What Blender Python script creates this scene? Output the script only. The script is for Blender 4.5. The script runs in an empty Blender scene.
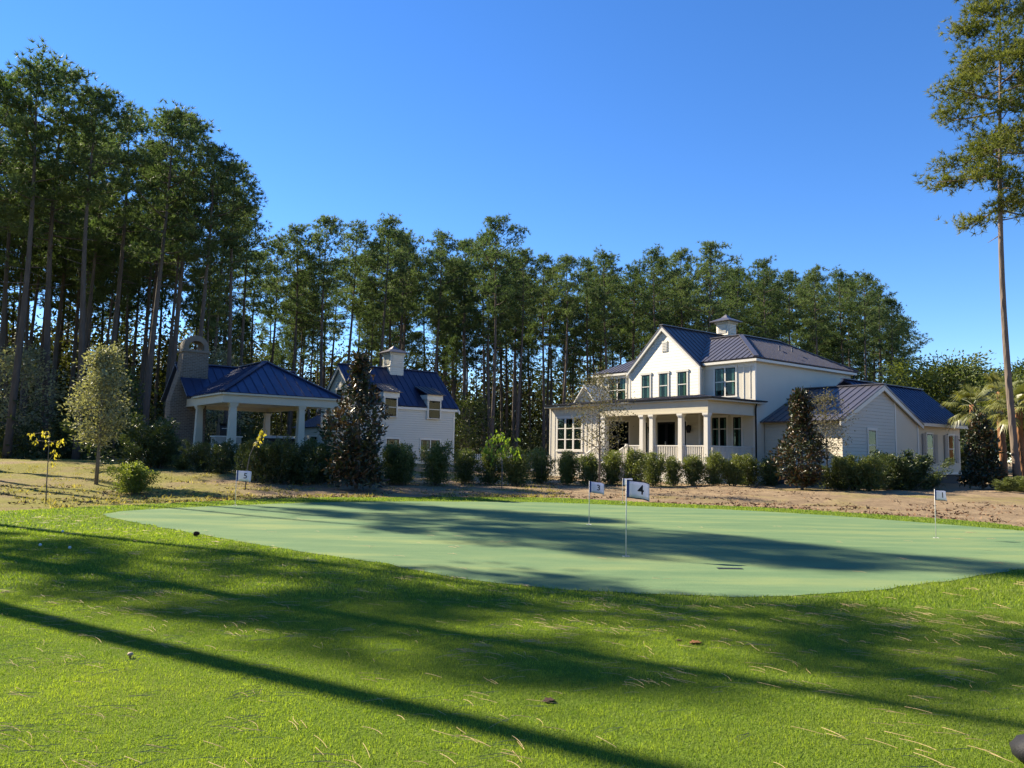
import bpy, bmesh, math, random
import numpy as np
from mathutils import Vector, Matrix, noise
from mathutils.geometry import delaunay_2d_cdt
random.seed(7); rng = np.random.default_rng(7)
R = math.radians
S = bpy.context.scene
COL = S.collection

# ---------------------------------------------------------------- camera model
F = 769.0; CH = 1.5; ROLL = R(1.0); PITCH = math.atan((453-384)/F)
def ray(px, py):
    a = px-512; b = py-384; c, s = math.cos(ROLL), math.sin(ROLL)
    x = (a*c+b*s)/F; y = -(-a*s+b*c)/F
    cp, sp = math.cos(PITCH), math.sin(PITCH)
    return (x, cp-y*sp, sp+y*cp)
def at(px, py, Y):
    d = ray(px, py); k = Y/d[1]
    return Vector((d[0]*k, Y, CH+d[2]*k))
def flat(px, py, z=0.0):
    d = ray(px, py); k = (z-CH)/d[2]
    return (d[0]*k, d[1]*k)

cam = bpy.data.objects.new('camera', bpy.data.cameras.new('camera')); COL.objects.link(cam)
cam.data.sensor_width = 36; cam.data.lens = 36*F/1024; cam.data.clip_end = 3000; cam.data.clip_start = .05
_c, _s, _cp, _sp = math.cos(ROLL), math.sin(ROLL), math.cos(PITCH), math.sin(PITCH)
Rv, Uv, Fv = Vector((1,0,0)), Vector((0,-_sp,_cp)), Vector((0,_cp,_sp))
X, Y_, Z = Rv*_c+Uv*_s, Uv*_c-Rv*_s, -Fv
cam.matrix_world = Matrix(((X.x,Y_.x,Z.x,0),(X.y,Y_.y,Z.y,0),(X.z,Y_.z,Z.z,CH),(0,0,0,1)))
S.camera = cam

# ---------------------------------------------------------------- light
SUN_AZ = Vector((-.85,.527,0)).normalized(); ELEV = R(37)
sdir = SUN_AZ*math.cos(ELEV)+Vector((0,0,math.sin(ELEV)))
sun = bpy.data.objects.new('sun', bpy.data.lights.new('sun','SUN')); COL.objects.link(sun)
sun.data.energy = 4.9; sun.data.angle = R(.53); sun.data.color = (1,.95,.86)
sun.rotation_euler = (-sdir).to_track_quat('-Z','Y').to_euler()
w = bpy.data.worlds.new('World'); S.world = w; w.use_nodes = True
nt = w.node_tree; nt.nodes.clear()
sky = nt.nodes.new('ShaderNodeTexSky'); sky.sky_type='NISHITA'; sky.sun_disc=False
sky.sun_elevation = ELEV; sky.sun_rotation = math.atan2(SUN_AZ.x, SUN_AZ.y)
sky.air_density = 1.0; sky.dust_density = 0.0; sky.ozone_density = 6.0; sky.altitude = 1500
bg = nt.nodes.new('ShaderNodeBackground'); bg.inputs[1].default_value = .114
hs = nt.nodes.new('ShaderNodeHueSaturation'); hs.inputs['Hue'].default_value=.509; hs.inputs['Saturation'].default_value = 1.2
hs.inputs['Value'].default_value = 1.0
wo = nt.nodes.new('ShaderNodeOutputWorld')
nt.links.new(sky.outputs[0], hs.inputs['Color']); nt.links.new(hs.outputs[0], bg.inputs[0]); nt.links.new(bg.outputs[0], wo.inputs[0])
S.view_settings.view_transform='Standard'; S.view_settings.look='None'; S.view_settings.gamma=1
S.view_settings.exposure = 1.3
S.view_settings.use_white_balance = True; S.view_settings.white_balance_temperature = 7700; S.view_settings.white_balance_tint = 8
S.render.engine='CYCLES'
S.cycles.max_bounces = 6; S.cycles.transparent_max_bounces = 8
S.cycles.use_denoising = True

# ---------------------------------------------------------------- helpers
def tag(o, label=None, cat=None, group=None, kind=None):
    if label: o['label']=label
    if cat: o['category']=cat
    if group: o['group']=group
    if kind: o['kind']=kind
    return o
def empty(name, loc, rz=0):
    o = bpy.data.objects.new(name, None); COL.objects.link(o)
    o.location = loc; o.rotation_euler = (0,0,rz); o.empty_display_size=.3
    return o
def link(name, me, mat=None, parent=None, loc=None):
    o = bpy.data.objects.new(name, me); COL.objects.link(o)
    if mat is not None and not me.materials:
        for m in (mat if isinstance(mat,(list,tuple)) else [mat]): me.materials.append(m)
    if parent: o.parent = parent
    if loc is not None: o.location = loc
    return o
def copy_tree(o, parent=None):
    c = o.copy(); COL.objects.link(c); c.parent = parent
    for ch in list(o.children): copy_tree(ch, c)
    return c
def np_mesh(name, V, Fc, tone=None, midx=None, smooth=False):
    V = np.asarray(V, np.float32); Fc = np.asarray(Fc, np.int32); k = Fc.shape[1]; n = len(Fc)
    me = bpy.data.meshes.new(name)
    me.vertices.add(len(V)); me.vertices.foreach_set('co', V.ravel())
    me.loops.add(n*k); me.loops.foreach_set('vertex_index', Fc.ravel())
    me.polygons.add(n); me.polygons.foreach_set('loop_start', np.arange(0,n*k,k,dtype=np.int32))
    me.polygons.foreach_set('loop_total', np.full(n,k,np.int32))
    if midx is not None: me.polygons.foreach_set('material_index', np.asarray(midx,np.int32))
    me.polygons.foreach_set('use_smooth', np.full(n, smooth))
    me.update(calc_edges=True)
    if tone is not None:
        a = me.attributes.new('tone','FLOAT','FACE'); a.data.foreach_set('value', np.asarray(tone,np.float32))
    return me
class MB:
    def __init__(s): s.v=[]; s.f=[]
    def add(s, vs, fs):
        b=len(s.v); s.v += [tuple(q) for q in vs]; s.f += [tuple(i+b for i in f) for f in fs]; return s
    def box(s, x0,x1,y0,y1,z0,z1):
        return s.add([(x0,y0,z0),(x1,y0,z0),(x1,y1,z0),(x0,y1,z0),(x0,y0,z1),(x1,y0,z1),(x1,y1,z1),(x0,y1,z1)],
              [(3,2,1,0),(4,5,6,7),(0,1,5,4),(1,2,6,5),(2,3,7,6),(3,0,4,7)])
    def frustum(s, cx,cy,z0,z1,a0,b0,a1,b1,dx=0,dy=0):
        return s.add([(cx-a0,cy-b0,z0),(cx+a0,cy-b0,z0),(cx+a0,cy+b0,z0),(cx-a0,cy+b0,z0),
              (cx+dx-a1,cy+dy-b1,z1),(cx+dx+a1,cy+dy-b1,z1),(cx+dx+a1,cy+dy+b1,z1),(cx+dx-a1,cy+dy+b1,z1)],
              [(3,2,1,0),(4,5,6,7),(0,1,5,4),(1,2,6,5),(2,3,7,6),(3,0,4,7)])
    def prism(s, poly, d):           # planar polygon extruded by vector d
        n=len(poly); P=[Vector(p) for p in poly]; Q=[p+Vector(d) for p in P]
        return s.add(P+Q, [tuple(range(n))[::-1], tuple(range(n,2*n))]+[(i,(i+1)%n,n+(i+1)%n,n+i) for i in range(n)])
    def bar(s, a, b, w, h=None):
        a=Vector(a); b=Vector(b); d=(b-a); h=h or w
        up=Vector((0,0,1)) if abs(d.normalized().z)<.95 else Vector((0,1,0))
        sx=d.cross(up).normalized()*w/2; sy=sx.cross(d).normalized()*h/2
        return s.add([a-sx-sy,a+sx-sy,a+sx+sy,a-sx+sy,b-sx-sy,b+sx-sy,b+sx+sy,b-sx+sy],
              [(3,2,1,0),(4,5,6,7),(0,1,5,4),(1,2,6,5),(2,3,7,6),(3,0,4,7)])
    def tube(s, pts, rad, n=8):
        pts=[Vector(p) for p in pts]; rings=[]; m=len(pts)
        for i,p in enumerate(pts):
            d=(pts[min(i+1,m-1)]-pts[max(i-1,0)]).normalized()
            ref=Vector((1,0,0)) if abs(d.x)<.9 else Vector((0,1,0))
            u=d.cross(ref).normalized(); v=d.cross(u); r=rad[i] if isinstance(rad,(list,tuple)) else rad
            rings.append([p+(u*math.cos(2*math.pi*k/n)+v*math.sin(2*math.pi*k/n))*r for k in range(n)])
        b=sum(rings,[]); f=[]
        for i in range(m-1):
            for k in range(n): f.append((i*n+k,i*n+(k+1)%n,(i+1)*n+(k+1)%n,(i+1)*n+k))
        f.append(tuple(range(n))[::-1]); f.append(tuple((m-1)*n+k for k in range(n)))
        return s.add(b,f)
    def lathe(s, prof, cx=0, cy=0, n=20):
        b=[(cx+r*math.cos(2*math.pi*k/n),cy+r*math.sin(2*math.pi*k/n),z) for r,z in prof for k in range(n)]
        f=[(i*n+k,i*n+(k+1)%n,(i+1)*n+(k+1)%n,(i+1)*n+k) for i in range(len(prof)-1) for k in range(n)]
        f.append(tuple(range(n))[::-1]); f.append(tuple((len(prof)-1)*n+k for k in range(n)))
        return s.add(b,f)
    def mesh(s, name, smooth=False, recalc=True):
        me=bpy.data.meshes.new(name); me.from_pydata(s.v,[],s.f); me.update()
        if recalc:
            bm=bmesh.new(); bm.from_mesh(me); bmesh.ops.recalc_face_normals(bm, faces=bm.faces); bm.to_mesh(me); bm.free()
        if smooth: me.polygons.foreach_set('use_smooth', [True]*len(me.polygons))
        return me
    def build(s, name, mat, parent=None, smooth=False, loc=None):
        return link(name, s.mesh(name, smooth), mat, parent, loc)

# ---------------------------------------------------------------- materials
def newmat(name):
    m = bpy.data.materials.new(name); m.use_nodes=True; t=m.node_tree; t.nodes.clear()
    o = t.nodes.new('ShaderNodeOutputMaterial'); return m,t,o
def nd(t, typ, **kw):
    n=t.nodes.new(typ)
    for k,v in kw.items():
        if k in n.inputs: n.inputs[k].default_value=v
        else: setattr(n,k,v)
    return n
def ramp(t, fac, stops):
    r=t.nodes.new('ShaderNodeValToRGB'); e=r.color_ramp.elements
    while len(e)<len(stops): e.new(.5)
    for el,(p,c) in zip(e,stops): el.position=p; el.color=(*c,1)
    t.links.new(fac, r.inputs[0]); return r.outputs[0]
def mixc(t, fac, a, b, mode='MIX'):
    m=t.nodes.new('ShaderNodeMix'); m.data_type='RGBA'; m.blend_type=mode
    for sock,v in ((m.inputs[0],fac),(m.inputs[6],a),(m.inputs[7],b)):
        if isinstance(v,(int,float)): sock.default_value=v
        elif isinstance(v,tuple): sock.default_value=(*v,1)
        else: t.links.new(v,sock)
    return m.outputs[2]
def math_(t, op, a, b=None, clamp=False):
    m=t.nodes.new('ShaderNodeMath'); m.operation=op; m.use_clamp=clamp
    for i,v in enumerate((a,b)):
        if v is None: continue
        if isinstance(v,(int,float)): m.inputs[i].default_value=v
        else: t.links.new(v,m.inputs[i])
    return m.outputs[0]
def coords(t, kind='Object', scale=None):
    c=t.nodes.new('ShaderNodeTexCoord').outputs[kind]
    if scale:
        mp=t.nodes.new('ShaderNodeMapping'); mp.inputs['Scale'].default_value=scale; t.links.new(c,mp.inputs[0]); c=mp.outputs[0]
    return c
def noi(t, co, scale, detail=4, rough=.55, out='Fac'):
    n=nd(t,'ShaderNodeTexNoise',Scale=scale,Detail=detail,Roughness=rough); t.links.new(co,n.inputs['Vector']); return n.outputs[out]
def prin(t, o, col, rough=.6, metal=0., spec=.4, bump=None, bdist=.02, bstr=1.):
    p=t.nodes.new('ShaderNodeBsdfPrincipled')
    if isinstance(col,tuple): p.inputs['Base Color'].default_value=(*col,1)
    else: t.links.new(col,p.inputs['Base Color'])
    if isinstance(rough,(int,float)): p.inputs['Roughness'].default_value=rough
    else: t.links.new(rough,p.inputs['Roughness'])
    p.inputs['Metallic'].default_value=metal; p.inputs['Specular IOR Level'].default_value=spec
    if bump is not None:
        b=nd(t,'ShaderNodeBump',Strength=bstr,Distance=bdist); t.links.new(bump,b.inputs['Height']); t.links.new(b.outputs[0],p.inputs['Normal'])
    t.links.new(p.outputs[0],o.inputs[0]); return p
def simple(name, col, rough=.6, metal=0., spec=.4, nscale=6, var=.12, bdist=.004):
    m,t,o=newmat(name); co=coords(t); f=noi(t,co,nscale)
    c=mixc(t, f, tuple(q*(1-var) for q in col), tuple(min(1,q*(1+var)) for q in col))
    f2=noi(t,co,nscale*9,2)
    prin(t,o,c,rough,metal,spec,f2,bdist); return m
def siding(name, col, pitch=.17, horiz=True):
    m,t,o=newmat(name); co=coords(t); sx=t.nodes.new('ShaderNodeSeparateXYZ'); t.links.new(co,sx.inputs[0])
    fr=math_(t,'FRACT',math_(t,'DIVIDE',sx.outputs['Z'],pitch))
    f=noi(t,co,1.3); f2=noi(t,co,14,3)
    c=mixc(t,f,tuple(q*.93 for q in col),tuple(min(1,q*1.03) for q in col))
    c=mixc(t,math_(t,'MULTIPLY',f2,.10),c,(.45,.42,.36))
    if horiz:
        lip=math_(t,'LESS_THAN',fr,.07)
        hgt=math_(t,'SUBTRACT',math_(t,'SUBTRACT',1.0,fr),math_(t,'MULTIPLY',lip,.9))
        prin(t,o,c,.55,0,.35,hgt,.05)
    else: prin(t,o,c,.55,0,.35,f2,.004)
    return m
def leafmat(name, c0, c1, trans=.35, rough=.5, spec=.3, objvar=.25, tcol=None):
    m,t,o=newmat(name)
    at_=nd(t,'ShaderNodeAttribute',attribute_name='tone')
    oi=t.nodes.new('ShaderNodeObjectInfo')
    f=math_(t,'ADD',at_.outputs['Fac'],math_(t,'MULTIPLY',math_(t,'SUBTRACT',oi.outputs['Random'],.5),objvar),True)
    c=mixc(t,f,c0,c1)
    p=t.nodes.new('ShaderNodeBsdfPrincipled'); t.links.new(c,p.inputs['Base Color'])
    p.inputs['Roughness'].default_value=rough; p.inputs['Specular IOR Level'].default_value=spec
    tr=t.nodes.new('ShaderNodeBsdfTranslucent')
    t.links.new(mixc(t,1.0,c,tcol or (1.5,1.5,.7),'MULTIPLY'),tr.inputs[0])
    mx=t.nodes.new('ShaderNodeMixShader'); mx.inputs[0].default_value=trans
    t.links.new(p.outputs[0],mx.inputs[1]); t.links.new(tr.outputs[0],mx.inputs[2]); t.links.new(mx.outputs[0],o.inputs[0])
    return m
WHITE=(.64,.585,.47)
M={}
M['lap']=siding('white_lap_siding',WHITE)
M['board']=siding('white_board',WHITE,horiz=False)
M['lapwarm']=siding('warm_lit_lap_siding',(.62,.535,.40)); M['boardwarm']=siding('warm_lit_board',(.63,.545,.41),horiz=False)  # white wing siding with the warm light off the ground put into its colour
M['trim']=simple('white_trim',(.70,.66,.57),.5,nscale=3,var=.05)
M['cream']=simple('cream_trim',(.60,.53,.39),.55,nscale=3,var=.06)
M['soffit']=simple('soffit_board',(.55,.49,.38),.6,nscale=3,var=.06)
M['dark']=simple('dark_sash',(.018,.018,.02),.4)
M['black']=simple('black_metal',(.012,.012,.013),.35,.3)
M['shutter']=simple('shutter_paint',(.34,.31,.27),.6)
M['curtain']=simple('curtain_cloth',(.6,.6,.56),.9)
M['deck']=simple('porch_deck',(.30,.28,.25),.7)
M['plinth']=simple('dark_plinth',(.07,.065,.06),.8)
M['pole']=simple('pole_white',(.65,.63,.58),.4)
M['ball']=simple('ball_white',(.78,.78,.76),.35,nscale=40,var=.03)
def roofm(name,col,rough):
    m,t,o=newmat(name); co=coords(t); f=noi(t,co,.9,3); f2=noi(t,co,5,3)
    c=mixc(t,f,tuple(q*.85 for q in col),tuple(q*1.12 for q in col))
    st=noi(t,coords(t,'Object',(2.4,2.4,.5)),1.6,3); c=mixc(t,math_(t,'MULTIPLY',st,.30),c,tuple(min(1,q*2.0+.02) for q in col)); r=math_(t,'ADD',math_(t,'MULTIPLY',f2,.28),rough-.06)
    prin(t,o,c,r,.55,.5,f,.006); return m
M['roof']=roofm('standing_seam_metal',(.105,.10,.115),.34)
M['navy']=roofm('sky_tinted_seam_metal',(.036,.048,.095),.34)  # darker, bluer copy of the roof metal, reflected sky put into its colour
def glassm():
    m,t,o=newmat('window_glass')
    g=nd(t,'ShaderNodeBsdfGlossy',Roughness=.015); g.inputs[0].default_value=(.55,.62,.58,1)
    tr=t.nodes.new('ShaderNodeBsdfTransparent'); tr.inputs[0].default_value=(.55,.68,.64,1)
    fr=nd(t,'ShaderNodeFresnel',IOR=1.45)
    co=coords(t); b=nd(t,'ShaderNodeBump',Strength=.12,Distance=.01); t.links.new(noi(t,co,1.7,1),b.inputs['Height']); t.links.new(b.outputs[0],g.inputs['Normal'])
    geo=t.nodes.new('ShaderNodeNewGeometry'); mx=t.nodes.new('ShaderNodeMixShader'); t.links.new(math_(t,'MULTIPLY',math_(t,'ADD',fr.outputs[0],.005,True),math_(t,'SUBTRACT',1.0,geo.outputs['Backfacing'])),mx.inputs[0])
    t.links.new(tr.outputs[0],mx.inputs[1]); t.links.new(g.outputs[0],mx.inputs[2]); t.links.new(mx.outputs[0],o.inputs[0]); return m
M['glass']=glassm()
M['room']=simple('dark_window_backing',(.03,.034,.03),.9)  # plate behind the panes, the dimness of an unlit room put into its colour
def brickm():
    m,t,o=newmat('tan_brick'); co=coords(t)
    sx=t.nodes.new('ShaderNodeSeparateXYZ'); t.links.new(co,sx.inputs[0])
    cb=t.nodes.new('ShaderNodeCombineXYZ'); t.links.new(math_(t,'ADD',sx.outputs['X'],sx.outputs['Y']),cb.inputs[0]); t.links.new(sx.outputs['Z'],cb.inputs[1])
    b=nd(t,'ShaderNodeTexBrick',Scale=1.0); b.inputs['Brick Width'].default_value=.23; b.inputs['Row Height'].default_value=.085
    b.inputs['Mortar Size'].default_value=.012; b.inputs['Color1'].default_value=(.20,.145,.105,1); b.inputs['Color2'].default_value=(.115,.082,.062,1); b.inputs['Mortar'].default_value=(.27,.235,.19,1)
    t.links.new(cb.outputs[0],b.inputs['Vector'])
    f=noi(t,co,2.2); c=mixc(t,math_(t,'MULTIPLY',f,.35),b.outputs['Color'],(.28,.24,.19))
    prin(t,o,c,.85,0,.2,math_(t,'SUBTRACT',1.0,b.outputs['Fac']),.01); return m
M['brick']=brickm()
M['capstone']=simple('brown_cap_stone',(.21,.175,.135),.9,nscale=3,var=.3,bdist=.02)
M['stone']=simple('pale_stone',(.40,.36,.29),.85,nscale=4,var=.2,bdist=.01)
def barkm(name,a,b,sc=5):
    m,t,o=newmat(name); co=coords(t,'Object',(1,1,.22)); f=noi(t,co,sc,5,.65)
    v=nd(t,'ShaderNodeTexVoronoi',Scale=sc*1.4); t.links.new(co,v.inputs['Vector'])
    c=mixc(t,f,a,b); c=mixc(t,math_(t,'MULTIPLY',math_(t,'SUBTRACT',1.,v.outputs['Distance']),.35),c,tuple(q*.45 for q in a))
    prin(t,o,c,.9,0,.15,v.outputs['Distance'],.05); return m
M['pinebark']=barkm('pine_bark',(.075,.060,.052),(.18,.14,.115))
M['lightbark']=barkm('sunny_pine_bark',(.13,.10,.08),(.27,.21,.165))  # paler copy of the pine bark, sunlight put into its colour
M['greybark']=barkm('grey_bark',(.16,.14,.12),(.28,.25,.21),9)
M['palmbark']=barkm('palm_bark',(.20,.09,.045),(.36,.19,.10),9)
M['needle']=leafmat('pine_needles',(.058,.090,.036),(.155,.185,.082),.36,.6,.15,.45,(1.25,1.5,.8))
M['needle2']=leafmat('sunlit_pine_needles',(.06,.09,.024),(.19,.20,.055),.38,.6,.15,.2)  # yellower copy of the pine needles, the sunlit look mixed into the colour
M['magnolia']=leafmat('magnolia_leaves',(.016,.028,.011),(.052,.066,.026),.08,.38,.45,.1)
M['rust']=leafmat('magnolia_rust_leaves',(.050,.028,.015),(.14,.085,.042),.10,.45,.35,.1)
M['shrub']=leafmat('shrub_leaves',(.055,.080,.022),(.23,.26,.075),.32,.42,.4,.3)
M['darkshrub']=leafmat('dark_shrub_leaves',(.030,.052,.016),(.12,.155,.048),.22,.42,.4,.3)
M['oakleaf']=leafmat('olive_oak_leaves',(.15,.155,.095),(.36,.36,.22),.30,.55,.3,.1)
M['greyleaf']=leafmat('grey_olive_leaves',(.08,.075,.045),(.19,.17,.10),.28,.6,.25,.1)
M['yellow']=leafmat('yellow_leaves',(.30,.27,.05),(.50,.42,.09),.45,.5,.3,.1)
M['lime']=leafmat('lime_leaves',(.12,.20,.035),(.26,.36,.06),.45,.5,.3,.1)
M['broad']=leafmat('broadleaf',(.045,.075,.020),(.16,.19,.050),.28,.5,.3,.3)
M['palm']=leafmat('palm_fronds',(.10,.115,.035),(.26,.26,.085),.30,.4,.4,.1)
M['under']=leafmat('undergrowth_leaves',(.026,.038,.013),(.095,.105,.038),.25,.6,.2,.1)
M['grass']=leafmat('grass_blades',(.070,.135,.018),(.31,.36,.075),.48,.5,.25,0,(1.45,1.6,.6))
M['straw']=simple('straw_needles',(.40,.27,.13),.7,nscale=3,var=.45)
M['rustleaf']=simple('fallen_leaf',(.26,.11,.04),.7)
def groundm():
    m,t,o=newmat('pine_straw_soil'); co=coords(t)
    big=noi(t,co,.16,4,.6); mid=noi(t,co,1.1,5,.65); fine=noi(t,coords(t,'Object',(1,3.0,1)),11,4,.7)
    soil=ramp(t,mid,[(.25,(.085,.056,.034)),(.45,(.195,.132,.076)),(.62,(.315,.225,.13)),(.8,(.45,.34,.20))])
    soil=mixc(t,math_(t,'MULTIPLY',fine,.75),soil,mixc(t,fine,(.10,.065,.045),(.56,.43,.28)))
    gr=ramp(t,fine,[(.25,(.09,.10,.02)),(.55,(.23,.21,.05)),(.8,(.40,.33,.10))])
    sx=t.nodes.new('ShaderNodeSeparateXYZ'); t.links.new(co,sx.inputs[0])
    # dry grass grows on the open ground at the left, bare mulch before the houses
    lf=math_(t,'MULTIPLY',math_(t,'ADD',sx.outputs['X'],2.),-.09,True)
    d=math_(t,'ADD',math_(t,'MULTIPLY',math_(t,'SUBTRACT',big,.44),5.0),math_(t,'SUBTRACT',lf,.45))
    d=math_(t,'ADD',d,math_(t,'MULTIPLY',math_(t,'SUBTRACT',mid,.5),1.6),True)
    c=mixc(t,d,soil,gr)
    bh=math_(t,'ADD',math_(t,'MULTIPLY',mid,1.0),math_(t,'MULTIPLY',fine,.5))
    prin(t,o,c,.95,0,.1,bh,.10); return m
M['ground']=groundm()
def lawnm():
    m,t,o=newmat('lawn_turf'); co=coords(t); a=noi(t,co,.5,4); b=noi(t,co,9,4,.7); c_=noi(t,co,60,3,.7)
    c=ramp(t,a,[(.3,(.085,.165,.016)),(.5,(.13,.20,.022)),(.7,(.20,.22,.036))])
    c=mixc(t,b,c,(.06,.12,.012)); c=mixc(t,math_(t,'MULTIPLY',c_,.55),c,(.20,.25,.05))
    prin(t,o,c,.9,0,.05,math_(t,'ADD',b,c_),.03); return m
M['lawn']=lawnm()
def greenm():
    m,t,o=newmat('putting_turf'); co=coords(t); st=coords(t,'Object',(.5,2.2,1))
    a=noi(t,st,.55,5,.6); b=noi(t,co,2.5,5,.7); c_=noi(t,co,45,3,.7)
    c=ramp(t,a,[(.32,(.075,.155,.085)),(.5,(.132,.215,.108)),(.66,(.235,.285,.118))])  # streaky turf tone, yellowish lit streaks put into the colour too
    c=mixc(t,math_(t,'MULTIPLY',b,.45),c,(.225,.275,.125)); c=mixc(t,math_(t,'MULTIPLY',c_,.45),c,(.075,.145,.078))
    p=prin(t,o,c,.9,0,.06,c_,.008); return m
M['green']=greenm()

# ---------------------------------------------------------------- terrain
def sm(t): t=max(0,min(1,t)); return t*t*(3-2*t)
far_px=[(-420,535),(-250,524),(-100,516),(0,512),(100,506),(200,502),(320,498.5),(450,497.5),(560,498.5),(660,503),(760,508),(860,514),(960,520),(1024,526),(1150,541),(1350,575)]
far_pts=[flat(*p) for p in far_px]
def yedge(x): return float(np.interp(x,[p[0] for p in far_pts],[p[1] for p in far_pts]))
def base_h(x,y):
    z=.55*sm((y-21)/17)*(1-sm((x+15)/16))+.14*sm((y-24)/10)+.5*sm((y-46)/34)
    z+=.025*math.sin(x*.45+1)*math.sin(y*.5)*sm((y-2)/4)
    return z
def H(x,y):
    z=base_h(x,y)
    if y>8 and y<60:
        k=sm((y-yedge(x)-.2)/2.0)
        if k>0: z+=k*(.10*(noise.noise((x*.35,y*.5,3))+.5*noise.noise((x*1.1,y*1.4,9))))
    return z
def onground(px,py):
    d=ray(px,py); y=6.0
    while y<120:
        x=d[0]/d[1]*y
        if CH+d[2]/d[1]*y<=H(x,y): break
        y+=.04
    return Vector((x,y,H(x,y)))
xs=np.concatenate([np.linspace(-600,-60,14)[:-1],np.linspace(-60,60,241),np.linspace(60,600,14)[1:]])
ys=np.concatenate([np.linspace(-200,-4,12)[:-1],np.linspace(-4,60,161),np.linspace(60,900,20)[1:]])
V=[]
for y in ys:
    for x in xs:
        z=H(x,y)-(.02 if y<26 else .02*(1-sm((y-26)/2)))
        V.append((x,y,z))
nx=len(xs); Fc=[(j*nx+i,j*nx+i+1,(j+1)*nx+i+1,(j+1)*nx+i) for j in range(len(ys)-1) for i in range(nx-1)]
tag(link('ground', np_mesh('ground',V,Fc,smooth=True), M['ground']), kind='structure')

def smooth_poly(pts, step=.3):
    n=len(pts); out=[]
    for i in range(n):
        p0,p1,p2,p3=[np.array(pts[(i+k)%n]) for k in (-1,0,1,2)]
        m=max(2,int(np.linalg.norm(p2-p1)/step))
        for k in range(m):
            t=k/m; q=.5*((2*p1)+(-p0+p2)*t+(2*p0-5*p1+4*p2-p3)*t*t+(-p0+3*p1-3*p2+p3)*t**3); out.append((q[0],q[1]))
    return out
def inside(P, poly):
    P=np.asarray(P); x,y=P[:,0],P[:,1]; r=np.zeros(len(P),bool); q=np.asarray(poly); n=len(q); j=n-1
    for i in range(n):
        c=((q[i,1]>y)!=(q[j,1]>y))&(x<(q[j,0]-q[i,0])*(y-q[i,1])/(q[j,1]-q[i,1]+1e-12)+q[i,0]); r^=c; j=i
    return r
def sheet(name, poly, mat, dz, step):
    q=np.asarray(poly); lo,hi=q.min(0),q.max(0)
    g=np.array([(x,y) for x in np.arange(lo[0],hi[0],step) for y in np.arange(lo[1],hi[1],step)])
    g=g[inside(g,poly)]+rng.uniform(-.05,.05,(inside(g,poly).sum(),2))
    vs=[Vector(p) for p in poly]+[Vector(p) for p in g]; n=len(poly)
    r=delaunay_2d_cdt(vs,[(i,(i+1)%n) for i in range(n)],[list(range(n))],1,1e-5)
    V=[(v.x,v.y,base_h(v.x,v.y)+dz) for v in r[0]]
    me=bpy.data.meshes.new(name); me.from_pydata(V,[],[tuple(f) for f in r[2]]); me.update()
    bm=bmesh.new(); bm.from_mesh(me); bmesh.ops.recalc_face_normals(bm,faces=bm.faces)
    if sum(f.normal.z for f in bm.faces)<0: bmesh.ops.reverse_faces(bm,faces=bm.faces)
    bm.to_mesh(me); bm.free(); me.polygons.foreach_set('use_smooth',[True]*len(me.polygons))
    return tag(link(name,me,mat),kind='structure')
green_px=[(105,514),(150,509.5),(220,506.5),(320,503.5),(430,501.8),(540,502),(640,506),(740,511),(840,517),(940,524),(1024,531),(1110,541),(1170,556),(1120,566),(1024,571),(960,580),(880,589),(780,595),(700,594),(600,590),(520,584),(440,574),(380,563),(300,552),(220,538),(160,526),(120,519)]
green_poly=[(a+.07*noise.noise((a*2.2,b*2.2,1))+.03*noise.noise((a*7,b*7,4)),b+.07*noise.noise((a*2.2,b*2.2,7))+.03*noise.noise((a*7,b*7,9))) for a,b in smooth_poly([flat(*p) for p in green_px],.13)]
# ragged lawn edge towards the mulch
edge=[]
for i in range(len(far_pts)-1):
    a,b=np.array(far_pts[i]),np.array(far_pts[i+1]); m=max(1,int(np.linalg.norm(b-a)/.4))
    for k in range(m):
        q=a+(b-a)*k/m; edge.append((q[0],q[1]+.22*noise.noise((q[0]*.8,1,0))+.12*noise.noise((q[0]*2.7,5,0))))
edge.append(far_pts[-1])
lawn_poly=[(-45,-3)]+[(x,-3) for x in np.arange(-44,45,1.)]+[(45,-3)]+[(46,8)]+edge[::-1]+[(-46,10)]
sheet('lawn', lawn_poly, M['lawn'], 0.0, .5)
sheet('putting_green', green_poly, M['green'], .006, .4)

# grass blades
def blades_mesh(name, P, D, L, W, tone, mat=None):
    n=len(P); P=np.asarray(P); D=np.asarray(D)/np.linalg.norm(D,axis=1,keepdims=True)
    a=rng.normal(size=(n,3)); s=np.cross(D,a); s/=np.linalg.norm(s,axis=1,keepdims=True)+1e-9
    W=np.asarray(W)[:,None]; L=np.asarray(L)[:,None]
    V=np.stack([P-s*W/2,P+s*W/2,P+D*L],1).reshape(-1,3)
    return np_mesh(name,V,np.arange(3*n).reshape(n,3),tone)
bh=np.vectorize(base_h)
def grass(n, y0, y1, hmin, hmax, wd):
    y=np.sqrt(rng.uniform(y0*y0,y1*y1,n)); x=rng.uniform(-.98,.98,n)*y
    P=np.stack([x,y],1); e=np.array([yedge(q) for q in x])
    k=(~inside(P+rng.normal(0,.045,P.shape),green_poly))&(y<e-.05); x,y=x[k],y[k]; n=len(x)
    patch=np.array([noise.noise((a*1.3,b*1.3,0))*.5+noise.noise((a*.4,b*.4,5))*.5 for a,b in zip(x,y)])
    D=np.stack([rng.normal(0,.38,n),rng.normal(0,.38,n),np.ones(n)],1)
    L=rng.uniform(hmin,hmax,n)*(1+.35*patch); W=wd*rng.uniform(.7,1.3,n)
    fine=np.array([noise.noise((a*7,b*7,11)) for a,b in zip(x,y)]); L=L*(1+.35*fine); tone=np.clip(.42+.55*patch+.35*fine+rng.normal(0,.25,n),0,1)
    return np.stack([x,y,bh(x,y)-.004],1),D,L,W,tone
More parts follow.
